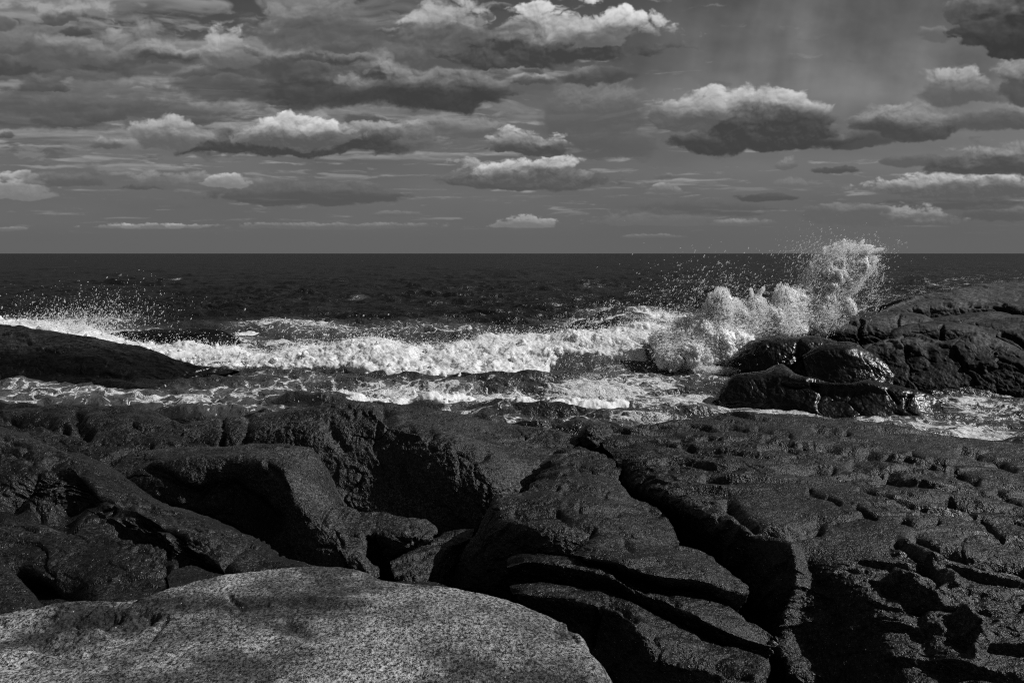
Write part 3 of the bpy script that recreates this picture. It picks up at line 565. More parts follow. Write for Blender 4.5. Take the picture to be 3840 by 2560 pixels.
rock('middle_tongue', 'middle of the three tilted rock tongues, its tip sticking out furthest', [
  [(1903,2102,6.6),(1950,2066,6.7),(2025,2056,6.7),(2140,2078,6.5),(2300,2116,6.35),(2425,2176,6.15),(2600,2198,6.1),(2714,2255,5.85),(2830,2333,5.6),(2908,2392,5.4)],
  [(1898,2116,6.45),(1960,2086,6.45),(2040,2086,6.38),(2150,2106,6.22),(2290,2136,6.08),(2420,2196,5.92),(2600,2236,5.78),(2710,2296,5.62),(2822,2362,5.47),(2912,2412,5.37)],
  [(1903,2130,6.3),(1975,2108,6.22),(2060,2116,6.12),(2150,2132,6.02),(2280,2162,5.87),(2400,2224,5.72),(2530,2270,5.57),(2640,2326,5.42),(2780,2392,5.32),(2902,2428,5.32)],
  [(1908,2165,6.38),(1980,2144,6.3),(2060,2150,6.2),(2150,2172,6.1),(2280,2200,5.95),(2385,2256,5.8),(2505,2300,5.65),(2625,2358,5.5),(2765,2428,5.4),(2894,2448,5.38)],
  [(1915,2230,6.45),(1990,2220,6.4),(2070,2220,6.35),(2160,2230,6.25),(2280,2250,6.1),(2380,2300,5.95),(2490,2350,5.8),(2610,2410,5.65),(2750,2470,5.55),(2880,2470,5.5)]],
  M_DARK, 2.6, lump=.35, rough=.55, strata=.35, group='tilted rock tongues', seed=13, back=(.5, -.4), front=(.1, -.3), right=(.02, .2, -.15), dip=(.3, .6),
  strokes=[([(2300,2140),(2360,2190),(2420,2215)], 9, .03), ([(2510,2240),(2530,2260)], 12, .03)])
rock('lower_tongue', 'lowest of the three tilted rock tongues, grooved and next to the pale slab', [
  [(1912,2202,6.0),(1945,2186,6.1),(2080,2186,6.1),(2180,2201,6.0),(2270,2211,5.9),(2400,2261,5.75),(2525,2331,5.6),(2650,2400,5.45),(2780,2436,5.3),(2868,2473,5.2)],
  [(1918,2218,5.9),(1962,2212,5.85),(2080,2216,5.78),(2190,2236,5.68),(2290,2252,5.58),(2390,2302,5.42),(2500,2376,5.27),(2640,2446,5.12),(2770,2478,5.05),(2873,2500,5.0)],
  [(1938,2238,5.85),(1992,2242,5.7),(2110,2248,5.58),(2220,2274,5.43),(2310,2300,5.3),(2390,2352,5.13),(2450,2432,5.0),(2600,2510,4.85),(2760,2536,4.8),(2868,2540,4.84)],
  [(1960,2295,5.95),(2020,2310,5.78),(2130,2330,5.63),(2240,2370,5.48),(2315,2400,5.28),(2385,2440,5.1),(2440,2520,4.95),(2580,2590,4.8),(2750,2620,4.75),(2872,2600,4.78)],
  [(1990,2420,6.0),(2060,2450,5.75),(2160,2480,5.55),(2250,2520,5.35),(2330,2560,5.15),(2400,2600,4.95),(2450,2660,4.8),(2580,2720,4.65),(2750,2740,4.6),(2872,2720,4.65)]],
  M_DARK, 2.6, lump=.5, rough=.65, strata=.5, group='tilted rock tongues', seed=14, back=(.5, -.4), front=(0, -.6), right=(.03, .15, -.4), dip=(.3, .6),
  strokes=[([(2285,2250),(2340,2275),(2385,2310)], 11, .09), ([(2250,2275),(2238,2340),(2222,2420)], 9, .10), ([(2400,2345),(2450,2390)], 10, .06), ([(2540,2440),(2700,2500),(2800,2545)], 16, .10), ([(2560,2500),(2700,2530)], 14, -.04)])
rock('rough_ridge', 'rough crumbly ridge joining the domed slab and the wide outcrop', [
  [(2030,1748,9.4),(2095,1690,9.65),(2185,1680,9.75),(2262,1704,9.55),(2332,1740,9.1)],
  [(2015,1780,8.95),(2090,1735,9.1),(2180,1730,9.1),(2262,1742,9.0),(2328,1768,8.8)],
  [(1995,1812,8.55),(2080,1786,8.6),(2180,1780,8.6),(2252,1788,8.6),(2320,1800,8.6)],
  [(1975,1860,8.3),(2080,1840,8.3),(2180,1840,8.3),(2250,1840,8.4),(2330,1850,8.5)]],
  M_DARK, 2.6, lump=.8, rough=1.2, strata=.9, group=GS, seed=15, back=(.8, -1), front=(0, -.7))
rock('shore_stone', 'small dark stone block perched at the water edge in the gap', [
  [(2176,1614,11.0),(2203,1586,11.1),(2250,1583,11.1),(2294,1611,11.0)],
  [(2178,1630,10.85),(2202,1604,10.8),(2246,1602,10.8),(2292,1620,10.85)],
  [(2185,1655,10.8),(2205,1648,10.75),(2240,1642,10.75),(2286,1636,10.8)]],
  M_DARK, 3, lump=.6, rough=1.2, group=GS, seed=16, back=(.5, -.8), front=(0, -.6), left=(-.02, .3, -.5), right=(.02, .3, -.5))
rock('wide_outcrop', 'widest dark layered outcrop with a hollow basin and ragged front', [
  [(2255,1634,10.4),(2420,1597,11.0),(2640,1570,11.5),(2820,1552,11.8),(3090,1572,11.7),(3320,1594,11.5),(3620,1652,11.0),(3860,1664,10.8),(4200,1720,10.5)],
  [(2255,1662,10.0),(2420,1648,10.0),(2640,1632,10.1),(2820,1630,10.0),(3090,1648,9.9),(3320,1670,9.7),(3620,1722,9.35),(3880,1752,9.1),(4220,1800,8.8)],
  [(2300,1710,9.3),(2440,1720,8.95),(2650,1730,8.75),(2850,1746,8.5),(3100,1766,8.4),(3350,1786,8.2),(3650,1836,7.9),(3920,1876,7.7),(4260,1920,7.5)],
  [(2330,1762,8.95),(2480,1800,8.25),(2670,1850,7.75),(2880,1888,7.4),(3130,1908,7.2),(3400,1928,7.05),(3700,1986,6.8),(3980,2028,6.6),(4300,2080,6.4)],
  [(2345,1832,8.75),(2530,1900,7.75),(2700,1972,7.05),(2900,2036,6.6),(3120,2056,6.4),(3400,2076,6.2),(3720,2126,6.0),(4020,2176,5.85),(4350,2250,5.65)],
  [(2400,1900,8.75),(2600,2000,7.7),(2740,2092,6.98),(2920,2140,6.38),(3140,2150,6.12),(3420,2190,5.82),(3740,2246,5.57),(4050,2300,5.37),(4400,2390,5.2)],
  [(2500,2050,8.6),(2700,2200,7.4),(2820,2320,6.7),(2960,2370,6.02),(3170,2370,5.72),(3450,2390,5.37),(3760,2420,5.12),(4080,2480,4.92),(4420,2580,4.7)],
  [(2650,2250,8.1),(2800,2400,7.1),(2900,2560,6.4),(3000,2660,5.6),(3200,2660,5.25),(3480,2660,4.9),(3780,2680,4.65),(4100,2720,4.5),(4450,2800,4.4)]],
  M_DARK, 2.8, lump=.75, rough=.42, fine=1.0, strata=.95, plates=.22, right=(1.5, 1.5, -2.5), sk=.75, calm=[(2990,1880,230,110),(3040,2060,300,50),(3300,1990,200,60)], group=GS, seed=17, back=(2.5, -2.6), front=(-.1, -.8), dip=(.30, .6),
  strokes=[([(3440,2028),(3520,2066),(3670,2092),(3834,2124)], 24, .20), ([(2735,1895),(2790,1955),(2840,1992),(2955,2012),(3025,1984),(3066,1978)], 24, .13), ([(2750,1935),(2800,2000),(2950,2035)], 20, -.05),
           ([(3214,1900),(3284,1935)], 9, .09), ([(3034,1840),(3100,1860),(3146,1890)], 9, .08), ([(3010,1658),(3160,1690),(3330,1712)], 14, .17), ([(3380,1950),(3440,1968),(3510,1958)], 12, .11), ([(3680,1945),(3764,2012)], 9, .09),
           ([(3610,1684),(3700,1715),(3804,1756)], 11, .14), ([(2930,1758),(3120,1768)], 13, .15), ([(2870,1640),(2960,1655),(3020,1672)], 11, .12), ([(3200,1742),(3290,1760),(3370,1802)], 18, .16), ([(2700,1600),(2790,1612)], 9, .10), ([(2560,1680),(2700,1700)], 11, .12), ([(3060,1610),(3180,1622)], 8, .10), ([(3420,1700),(3540,1735)], 12, .13), ([(2640,1790),(2760,1800)], 11, .10), ([(3560,1880),(3650,1920)], 12, .10), ([(3220,1830),(3330,1860),(3420,1900)], 9, .08), ([(3740,1840),(3830,1890)], 10, .10), ([(2840,1606),(2960,1630)], 9, .08), ([(3580,1760),(3660,1800)], 16, .13), ([(3330,1770),(3400,1805)], 14, .12), ([(2480,1650),(2700,1640)], 9, .08), ([(2850,1680),(2990,1690)], 9, .08),
           ([(2974,2070),(3004,2170),(2984,2250),(2964,2376)], 26, -.10), ([(3164,2160),(3264,2250),(3314,2326),(3354,2450),(3414,2570)], 40, -.03), ([(2960,2430),(3024,2560)], 34, -.16), ([(3020,2120),(3090,2200),(3120,2330)], 46, .06), ([(3320,2200),(3390,2230),(3440,2280)], 30, .07),
           ([(3389,2050),(3480,2100),(3580,2180)], 26, -.08), ([(3364,2168),(3520,2256)], 22, -.10), ([(3440,2330),(3470,2450),(3560,2560)], 44, .06), ([(3400,2275),(3560,2280),(3720,2290),(3830,2285)], 12, .10), ([(3620,2300),(3680,2380),(3660,2450)], 24, -.10), ([(3560,2340),(3620,2400)], 26, .07), ([(3360,2040),(3430,2090),(3520,2190),(3490,2220)], 13, .09)])

# ------------------------------------------------------------------ rocks standing in the sea
GQ = 'rocks standing in the sea'
B0 = dict(back=(3, -2.5), front=(-.3, -1.2), s=2.4, dens=2.6, steep=.45)
B1 = dict(B0, steep=.85); B2 = dict(B0, steep=1.0)
rock('whaleback_rock', 'smooth wet whaleback rock with glints, washed by foam on the cove side', [
  [(-300,1203,35),(0,1215,35),(141,1229,35),(381,1270,34.5),(588,1319,34),(735,1368,33.2),(885,1391,33)],
  [(-300,1285,32.6),(0,1288,32.6),(150,1298,32.6),(380,1333,32.1),(575,1368,31.9),(705,1391,31.7),(862,1398,32.3)],
  [(-300,1375,31.1),(0,1382,31.1),(150,1388,31.1),(360,1400,30.7),(540,1420,30.5),(645,1424,30.8),(805,1403,31.5)],
  [(-300,1440,-.03),(0,1440,-.03),(150,1442,-.03),(380,1448,-.03),(550,1464,-.03),(645,1442,-.03),(805,1409,-.03)]],
  M_WET, lump=.7, rough=.7, seed=21, fine=.8, strata=.6, plates=.22, group=GQ, strokes=[([(100,1400),(300,1395),(480,1410)], 14, .14), ([(100,1285),(220,1290)], 7, .06), ([(0,1340),(140,1320),(300,1310)], 9, .08), ([(0,1415),(200,1425)], 10, .2)], **B1)
rock('awash_rock', 'low black rock awash in foam beyond the whaleback rock', [
  [(370,1258,46),(463,1241,46.5),(600,1236,47),(762,1230,47),(835,1241,46.5),(905,1278,45)],
  [(375,1268,45),(463,1258,45),(600,1255,45),(762,1253,45),(830,1265,45),(900,1288,44.6)],
  [(380,1284,-.02),(463,1290,-.02),(600,1296,-.02),(762,1302,-.02),(830,1302,-.02),(890,1300,-.02)]],
  M_WET, lump=.5, rough=.5, seed=22, group=GQ, **B0)
rock('foam_lapped_rock', 'peaked wedge of black rock closest to the shore in the foam', [
  [(2688,1500,26.2),(2764,1411,27.5),(2880,1392,27.9),(2926,1371,28.1),(2985,1404,27.7),(3209,1430,27.0),(3236,1420,27),(3314,1433,26.6),(3444,1463,26.2),(3560,1514,25.6)],
  [(2698,1506,25.8),(2790,1440,26.4),(2880,1424,26.4),(2930,1412,26.3),(3000,1424,26.2),(3209,1441,25.8),(3245,1440,25.8),(3310,1454,25.5),(3440,1488,25.3),(3548,1526,25.1)],
  [(2716,1512,25.7),(2800,1484,25.8),(2880,1470,25.8),(2925,1452,25.9),(3005,1462,25.9),(3209,1468,25.7),(3250,1470,25.6),(3322,1480,25.2),(3440,1522,24.8),(3532,1540,24.8)],
  [(2740,1520,-.03),(2814,1526,-.03),(2880,1530,-.03),(2925,1534,-.03),(3014,1544,-.03),(3209,1557,-.03),(3270,1560,-.03),(3345,1562,-.03),(3440,1570,-.03),(3520,1552,-.03)]],
  M_WET, lump=.2, rough=.6, seed=23, fine=.7, plates=.55, group=GQ, strokes=[([(2940,1430),(2990,1445),(3060,1450)], 10, .12), ([(3340,1468),(3368,1510)], 6, .1), ([(3415,1480),(3400,1520),(3440,1560)], 6, .12)], **B0)
rock('weedy_rock', 'weed covered dark rock hit by the splash', [
  [(2745,1345,33),(2805,1285,34.5),(2870,1262,35),(2960,1261,35),(3060,1262,35),(3140,1285,34.3)],
  [(2755,1360,32.2),(2815,1310,32.8),(2875,1288,32.8),(2960,1284,32.8),(3055,1284,32.8),(3130,1305,32.6)],
  [(2770,1390,31.7),(2830,1352,31.9),(2890,1345,31.9),(2960,1342,31.9),(3050,1342,31.8),(3120,1355,31.7)],
  [(2790,1414,-.03),(2850,1420,-.03),(2910,1424,-.03),(2960,1428,-.03),(3050,1432,-.03),(3130,1438,-.03)]],
  M_WET, lump=.35, rough=.8, plates=.55, seed=24, group=GQ, strokes=[([(3000,1290),(2985,1340),(2960,1400)], 10, .12)], **B0)
rock('glinting_rock', 'humped dark rock whose wet right end glints', [
  [(3010,1338,31.6),(3072,1300,31.9),(3125,1289,32.1),(3190,1287,32.1),(3250,1313,31.6),(3322,1362,30.9),(3356,1402,30.3)],
  [(3015,1362,31),(3075,1326,30.9),(3128,1318,30.7),(3184,1320,30.6),(3235,1346,30.5),(3303,1381,30.3),(3352,1412,30)],
  [(3025,1402,30.6),(3080,1380,30.3),(3128,1374,30.2),(3182,1374,30.2),(3234,1390,30.1),(3302,1411,30),(3348,1432,29.8)],
  [(3030,1440,-.03),(3080,1446,-.03),(3130,1449,-.03),(3180,1452,-.03),(3240,1454,-.03),(3300,1457,-.03),(3352,1457,-.03)]],
  M_WET, lump=.3, rough=.6, plates=.55, seed=25, group=GQ, **B0)
rock('twin_hump_rock', 'large rock with two humps above the glinting rock', [
  [(3238,1303,33),(3329,1273,33.5),(3434,1251,34),(3541,1285,33.5),(3600,1264,33.6),(3646,1246,33.6),(3722,1262,33.5),(3860,1330,33)],
  [(3240,1330,32),(3330,1306,32.1),(3434,1284,32.2),(3541,1302,31.9),(3600,1288,32),(3642,1278,32.1),(3720,1298,31.9),(3850,1340,31.5)],
  [(3250,1380,31.3),(3330,1366,31.2),(3434,1346,31.2),(3541,1346,31),(3600,1340,31),(3640,1336,31),(3720,1346,30.7),(3850,1356,30.5)],
  [(3270,1450,-.03),(3340,1453,-.03),(3434,1457,-.03),(3541,1460,-.03),(3600,1461,-.03),(3640,1462,-.03),(3720,1466,-.03),(3880,1476,-.03)]],
  M_SEAROCK, lump=.45, rough=.8, plates=.6, seed=26, group=GQ, strokes=[([(3400,1300),(3380,1350),(3440,1330)], 12, .12), ([(3480,1300),(3500,1350)], 14, .1)], **B0)
rock('block_rock', 'square topped black block rock in front of the twin humps', [
  [(3625,1356,30.6),(3720,1337,31),(3840,1349,31),(4050,1356,31)],
  [(3632,1366,30.1),(3720,1356,30),(3840,1369,29.8),(4050,1380,29.5)],
  [(3645,1400,29.9),(3722,1396,29.6),(3840,1404,29.3),(4050,1410,29)],
  [(3660,1464,-.03),(3724,1468,-.03),(3840,1475,-.03),(4060,1480,-.03)]],
  M_SEAROCK, lump=.4, rough=.8, plates=.6, seed=27, group=GQ, strokes=[([(3690,1385),(3700,1400)], 10, -.1)], **B0)
rock('round_rock', 'small round rock tucked beside the far shoulder of the two humped rock', [
  [(3726,1300,33),(3764,1287,33.1),(3814,1308,33),(3870,1338,32.8)],
  [(3730,1318,32.4),(3768,1306,32.3),(3814,1322,32.2),(3868,1346,32.2)],
  [(3736,1350,32.1),(3770,1352,32),(3814,1354,31.9),(3866,1362,32)]],
  M_SEAROCK, lump=.5, rough=.8, seed=28, group=GQ, **B2)
rock('cracked_ledge_rock', 'flat cracked ledge of rock beside the tall plume of spray', [
  [(3012,1224,39),(3034,1200,40.2),(3114,1191,41.5),(3214,1183,42.5),(3334,1180,42.5),(3404,1179,42.5),(3464,1194,41.2),(3490,1214,40)],
  [(3018,1230,38.6),(3042,1212,38.5),(3120,1209,38.4),(3220,1209,38.4),(3330,1208,38.4),(3402,1212,38.4),(3460,1220,38.4),(3488,1228,38.6)],
  [(3030,1252,38.2),(3050,1240,38),(3120,1240,37.9),(3220,1242,37.9),(3326,1240,37.9),(3400,1240,38),(3460,1240,38.1),(3488,1242,38.4)],
  [(3060,1282,38),(3090,1284,37.9),(3130,1286,37.8),(3220,1288,37.8),(3320,1288,37.8),(3400,1280,37.9),(3460,1266,38),(3490,1256,38.2)]],
  M_SEAROCK, lump=.3, rough=.6, plates=.6, seed=29, group=GQ, strokes=[([(3082,1205),(3082,1250)], 4, .16), ([(3230,1190),(3226,1210),(3228,1275)], 6, .25), ([(3100,1215),(3220,1218)], 4, .1), ([(3370,1185),(3372,1225),(3340,1260)], 6, .14), ([(3100,1200),(3200,1204)], 5, .06)], **B2)
rock('arched_rock', 'long arched rock behind the twin humps', [
  [(3315,1274,36.5),(3346,1244,37.2),(3382,1229,37.8),(3464,1217,38.2),(3529,1212,38.4),(3610,1217,38.2),(3740,1246,37.5)],
  [(3322,1280,36.1),(3362,1256,36.2),(3402,1246,36.3),(3470,1236,36.3),(3540,1232,36.3),(3612,1238,36.2),(3735,1262,36)],
  [(3332,1310,36),(3370,1310,36),(3406,1305,36),(3472,1300,36),(3542,1300,36),(3614,1300,36),(3730,1300,36)]],
  M_SEAROCK, lump=.4, rough=.6, plates=.6, seed=30, group=GQ, strokes=[([(3535,1220),(3537,1275)], 5, .2)], **B2)
rock('shelf_rock', 'broad flat shelf rock directly below the long far bank', [
  [(3595,1216,40),(3620,1202,41),(3664,1196,42.2),(3764,1199,42.2),(3860,1200,42.2),(4100,1198,42.2)],
  [(3600,1224,39),(3640,1222,38.7),(3690,1224,38.3),(3764,1230,37.8),(3860,1238,37.4),(4100,1240,37.2)],
  [(3612,1236,38.7),(3660,1240,38.2),(3710,1250,37.6),(3770,1270,37),(3860,1290,36.6),(4100,1296,36.6)],
  [(3620,1270,38.6),(3670,1280,38.2),(3720,1300,37.4),(3780,1320,36.8),(3860,1340,36.4),(4100,1340,36.4)]],
  M_SEAROCK, lump=.4, rough=.8, plates=.6, seed=31, group=GQ, strokes=[([(3750,1250),(3800,1275),(3840,1300)], 8, .16)], **B2)
rock('slab_rock', 'thin pale slab lying between the cracked ledge and the far bank', [
  [(3480,1196,43.5),(3560,1186,44),(3640,1176,44.5),(3740,1172,44.5),(3780,1180,44),(3800,1194,43)],
  [(3485,1204,42.8),(3560,1200,42.6),(3640,1194,42.6),(3740,1190,42.6),(3780,1194,42.6),(3800,1200,42.6)],
  [(3490,1225,42.5),(3560,1225,42.4),(3640,1225,42.4),(3740,1225,42.4),(3780,1225,42.4),(3800,1225,42.4)]],
  M_SEAROCK, lump=.3, rough=.6, seed=32, group=GQ, **B2)
rock('far_bank', 'long low rock bank, farthest of the sea rocks, rising against the open sea', [
  [(3280,1176,48),(3340,1152,50),(3424,1134,52),(3514,1119,54),(3600,1097,57),(3714,1081,60),(3840,1065,62),(4100,1050,64)],
  [(3285,1179,47),(3345,1162,47.5),(3424,1146,48),(3514,1136,48),(3600,1132,48),(3714,1134,48),(3840,1148,47),(4100,1150,47)],
  [(3292,1183,46.5),(3348,1170,46.2),(3424,1158,46.2),(3514,1152,46.2),(3600,1152,46.2),(3714,1152,46.2),(3840,1164,45.2),(4100,1168,45.2)],
  [(3300,1200,46.3),(3352,1200,46),(3424,1200,46),(3514,1200,46),(3600,1200,46),(3714,1205,46),(3840,1215,45),(4100,1220,45)]],
  M_SEAROCK, lump=.5, rough=.7, plates=.6, seed=33, group=GQ, strokes=[([(3540,1142),(3640,1150),(3720,1158),(3810,1172)], 5, .22), ([(3590,1140),(3650,1138),(3760,1140)], 4, .14)], **B2)

# ------------------------------------------------------------------ sea
def foam_mat(name, lo, hi):
    s = NT(name)
    n1 = s.noise(3.2, 6., .65); n2 = s.noise(22., 4., .7)
    h = s.math('ADD', n1, s.math('MULTIPLY', n2, .35))
    bp = s.n('Bump', {'Strength': .25, 'Distance': .12, 'Height': h}).outputs[0]
    c = s.ramp(s.math('ADD', s.math('MULTIPLY', n1, .6), s.math('MULTIPLY', n2, .4)), .33, .56, lo, hi)
    d = s.n('BsdfPrincipled', {'Base Color': c, 'Roughness': .55, 'Specular IOR Level': .3, 'Normal': bp, 'Subsurface Weight': .85, 'Subsurface Radius': (1, 1, 1), 'Subsurface Scale': .09}).outputs[0]
    t = s.n('BsdfTranslucent', {'Color': c}).outputs[0]
    mx = s.n('MixShader', {0: .22, 1: d, 2: t}).outputs[0]
    s.t.links.new(mx, s.out.inputs[0]); return s.m
def drop_mat():
    s = NT('spray_water')
    d = s.n('BsdfPrincipled', {'Base Color': (.9, .9, .9, 1), 'Roughness': .25, 'Specular IOR Level': .6}).outputs[0]
    t = s.n('BsdfTranslucent', {'Color': (.9, .9, .9, 1)}).outputs[0]
    mx = s.n('MixShader', {0: .42, 1: d, 2: t}).outputs[0]
    mx = s.n('MixShader', {0: .52, 1: mx, 2: s.n('BsdfTransparent').outputs[0]}).outputs[0]
    s.t.links.new(mx, s.out.inputs[0]); return s.m
M_FOAM = foam_mat('white_water', .56, .84); M_BURST = foam_mat('bursting_water', .80, .97); M_DROP = drop_mat()
def sea_mat():
    s = NT('sea_water')
    f = s.n('Attribute', attribute_name='foam').outputs['Fac']
    w = s.n('TexNoise', {'Vector': s.co, 'Scale': .55, 'Detail': 4., 'Roughness': .6}).outputs['Color']
    w = s.n('VectorMath', {0: w, 1: (2.6, 2.6, 0)}, operation='MULTIPLY').outputs[0]
    cw = s.n('VectorMath', {0: s.co, 1: w}, operation='ADD').outputs[0]
    flat = s.n('VectorMath', {0: cw, 1: (1, 1.0, 0)}, operation='MULTIPLY').outputs[0]
    e1 = s.n('TexVoronoi', {'Vector': flat, 'Scale': 1.15}, feature='DISTANCE_TO_EDGE').outputs['Distance']
    e2 = s.n('TexVoronoi', {'Vector': flat, 'Scale': 3.2}, feature='DISTANCE_TO_EDGE').outputs['Distance']
    l1 = s.ramp(e1, 0., .12, 1, 0, True); l2 = s.ramp(e2, 0., .16, 1, 0, True)
    nz = s.noise(1.7, 6., .70, cw); nf = s.noise(11., 5., .72, cw)
    p = s.math('ADD', s.math('MULTIPLY', l1, .34), s.math('MULTIPLY', l2, .22))
    p = s.math('ADD', p, s.math('MULTIPLY', s.math('SUBTRACT', nz, .5), .85))
    p = s.math('ADD', p, s.math('MULTIPLY', s.math('SUBTRACT', nf, .5), .55))
    q = s.math('ADD', p, s.math('MULTIPLY', f, 1.0))
    mask = s.ramp(q, .80, 1.05, 0, 1, True)
    mask = s.math('MULTIPLY', mask, s.ramp(f, .08, .3, 0, 1))
    # water: dark, mirror-like, with ripples finer than the modelled waves
    r1 = s.noise(2.6, 4., .6, s.stretch((1, 1.2, 0))); r2 = s.noise(.55, 5., .62, s.stretch((1, 1.3, 0))); r3 = s.noise(11., 3., .6)
    r4 = s.noise(.10, 4., .6, s.stretch((.8, 1.2, 0)))
    r5 = s.noise(.022, 5., .65, s.stretch((1, .6, 0)))
    h = s.math('ADD', s.math('MULTIPLY', r5, 9.), s.math('MULTIPLY', r1, .26))
    h = s.math('ADD', h, s.math('ADD', s.math('MULTIPLY', r2, .8), s.math('ADD', s.math('MULTIPLY', r3, .03), s.math('MULTIPLY', r4, 3.2))))
    bp = s.n('Bump', {'Strength': .75, 'Distance': 1.0, 'Height': h}).outputs[0]
    body = s.ramp(f, .05, .95, .004, .11)
    fr = s.n('Fresnel', {'IOR': 1.33, 'Normal': bp}).outputs[0]
    fr = s.math('MULTIPLY', fr, .17)
    gl = s.n('BsdfGlossy', {'Color': (1, 1, 1, 1), 'Roughness': .26, 'Normal': bp}).outputs[0]
    df = s.n('BsdfDiffuse', {'Color': body, 'Normal': bp}).outputs[0]
    wat = s.n('MixShader', {0: fr, 1: df, 2: gl}).outputs[0]
    hb = s.math('ADD', s.math('MULTIPLY', q, .12), s.math('MULTIPLY', nf, .06))
    bf = s.n('Bump', {'Strength': .8, 'Distance': 1.0, 'Height': hb}).outputs[0]
    fo = s.n('BsdfPrincipled', {'Base Color': s.ramp(nf, .3, .6, .34, .7), 'Roughness': .6, 'Specular IOR Level': .3, 'Normal': bf}).outputs[0]
    mx = s.n('MixShader', {0: mask, 1: wat, 2: fo}).outputs[0]
    s.t.links.new(mx, s.out.inputs[0]); return s.m
# patches of surface foam by where they lie: (px, py, half-width, half-height, strength)
FOAM = [(270,1480,420,38,.66),(120,1450,220,16,.7),(60,1505,150,18,.7),(620,1500,300,30,.64),(900,1470,330,36,.64),(850,1540,330,26,.6),(1150,1450,260,40,.64),(1050,1410,260,22,.5),
 (1500,1480,420,26,.85),(1900,1500,420,30,.95),(2250,1480,260,40,.95),(2400,1440,200,45,.8),(2550,1510,220,40,.9),(2740,1525,160,24,.9),(1700,1545,300,20,.6),(2050,1580,420,26,.62),(2350,1575,300,26,.62),
 (2950,1545,260,20,.95),(3250,1580,320,24,.74),(3500,1600,260,30,.76),(3700,1620,240,26,.8),(3700,1540,240,60,.62),(3620,1500,160,30,.75),(3780,1470,200,16,.55),(3500,1640,300,16,.8),
 (1550,1240,420,30,.56),(1420,1232,160,10,.7),(1150,1240,330,26,.8),(1000,1228,160,14,.8),(700,1290,330,34,.95),(400,1260,330,30,1.0),(150,1215,330,14,1.0),(850,1310,240,20,.85),(980,1290,160,12,.8),
 (2350,1175,170,14,.9),(2480,1195,180,16,.75),(2300,1215,260,24,.75),(2650,1260,330,60,.8),(3150,1205,200,16,.8),(3200,1178,120,8,.7),(1300,1330,900,70,.6),(2200,1400,330,40,.32),(2600,1400,240,22,.8)]
def build_sea():
    py = np.concatenate([[950.16, 950.5, 951, 952], np.arange(953, 1200, .75), np.arange(1200, 1700, 1.5), np.arange(1700, 2300, 30)])
    a = TH + np.arctan((py-1280)/F); r = EYE/np.tan(np.maximum(a, 1.7e-4))
    az = np.concatenate([np.linspace(-math.pi, -.75, 40)[:-1], np.linspace(-.75, .75, 1700), np.linspace(.75, math.pi, 40)[1:]])
    R, A = np.meshgrid(r[::-1], az, indexing='ij'); dr = np.abs(np.gradient(R, axis=0))
    X = R*np.sin(A); Y = R*np.cos(A); Z = np.zeros_like(X)
    rs = np.random.RandomState(5)
    for i in range(78):
        lam = .42*(75**(i/77.0))*rs.uniform(.9, 1.1)
        th = math.radians(-90 + rs.normal()*38 + 12)
        k = 2*math.pi/lam; slope = .09 if lam < 4 else .035*(4/lam)**.6
        att = np.clip((lam/(dr*2.2) - .6), 0, 1) if lam < 30 else np.clip((lam/(dr*1.4)-.3), 0, 1)*(1+.6*np.clip((R-80)/150,0,1))
        if lam > 3: att = att*np.interp(R, [30, 70], [min(1, 3/lam*.8), 1])
        ph = k*(X*math.cos(th)+Y*math.sin(th)) + rs.uniform(0, 6.28)
        Z += att*slope/k*(np.sin(ph) + .28*np.cos(2*ph))
    for L in (.6, 1.0, 1.7, 2.9, 5.0, 8.5):              # crested chop, crests running along the shore
        at_ = np.clip(L/(dr*1.1)-.35, 0, 1)*np.interp(R, [34, 70], [min(.36, .3/L), 1])
        Z += at_*.11*L**.62*(fbm2(X/(L*2.1)+L, Y/L+.2*X/L, 2, .5, billow=True)-.42)
    near = np.clip((75-R)/30, 0, 1)
    big = fbm2(X/19+3, Y/14, 3); Z *= .8 + .9*np.clip(big, -.5, .6)
    ch = fbm2(X*.8, Y*.8, 5, .55); rg = fbm2(X*.35+4, Y*.5, 4, .5, billow=True)
    Z += near*(.10*ch + .10*(rg-.4))
    # the breaking wave and the smaller crests: ridges of water (pixel of crest, distance, height, steepness)
    def ridge(pts, hgt, front, back):
        p = np.array([[(q[0]-1920)/F*q[1], q[1], q[2]] for q in pts]); 
        yc = np.interp(X, p[:, 0], p[:, 1]); hh = np.interp(X, p[:, 0], p[:, 2], left=0, right=0)*hgt
        d = Y - yc
        return hh*np.where(d < 0, np.exp(-(d/front)**2), np.exp(-(d/back)**2))
    Z += ridge([(640,35.5,0),(816,35.3,.02),(969,35.3,.15),(1130,35.3,.42),(1320,35.3,.66),(1500,35.3,.72),(1900,35.3,.9),(2200,34.8,1.0),(2420,34.8,.95),(2600,35,.6),(2750,35,0)], 1.15, 1.5, 4.0)
    Z += ridge([(900,29.6,0),(1200,29.5,.8),(1600,29.2,1),(1950,28.8,1),(2250,29,.8),(2500,28.5,0)], .38, 1.0, 1.6)
    Z += ridge([(2120,48,0),(2260,48,.8),(2380,48,1),(2500,47,.6),(2700,46,.5),(2800,46,0)], 1.45, 3.0, 6)
    Z += ridge([(780,50,0),(930,50,.6),(1050,50,1),(1200,50,.6),(1320,50,0)], .75, 2.0, 5)
    Z += ridge([(1750,25.2,0),(1860,25.2,1),(1980,25.2,.3),(2100,25.3,.6),(2200,25.3,0)], .28, .8, 1.2)
    hz = np.clip((R-18000)/9000, 0, 1); Z -= hz*0
    P = np.stack([X, Y, Z], -1)
    qx, qy = project(np.stack([X, Y, np.zeros_like(X)], -1))
    f = np.zeros_like(X)
    for (cx, cy, rx, ry, s_) in FOAM:
        f = np.maximum(f, s_*np.exp(-(((qx-cx)/rx)**2 + ((qy-cy)/ry)**2)**1.3*.9))
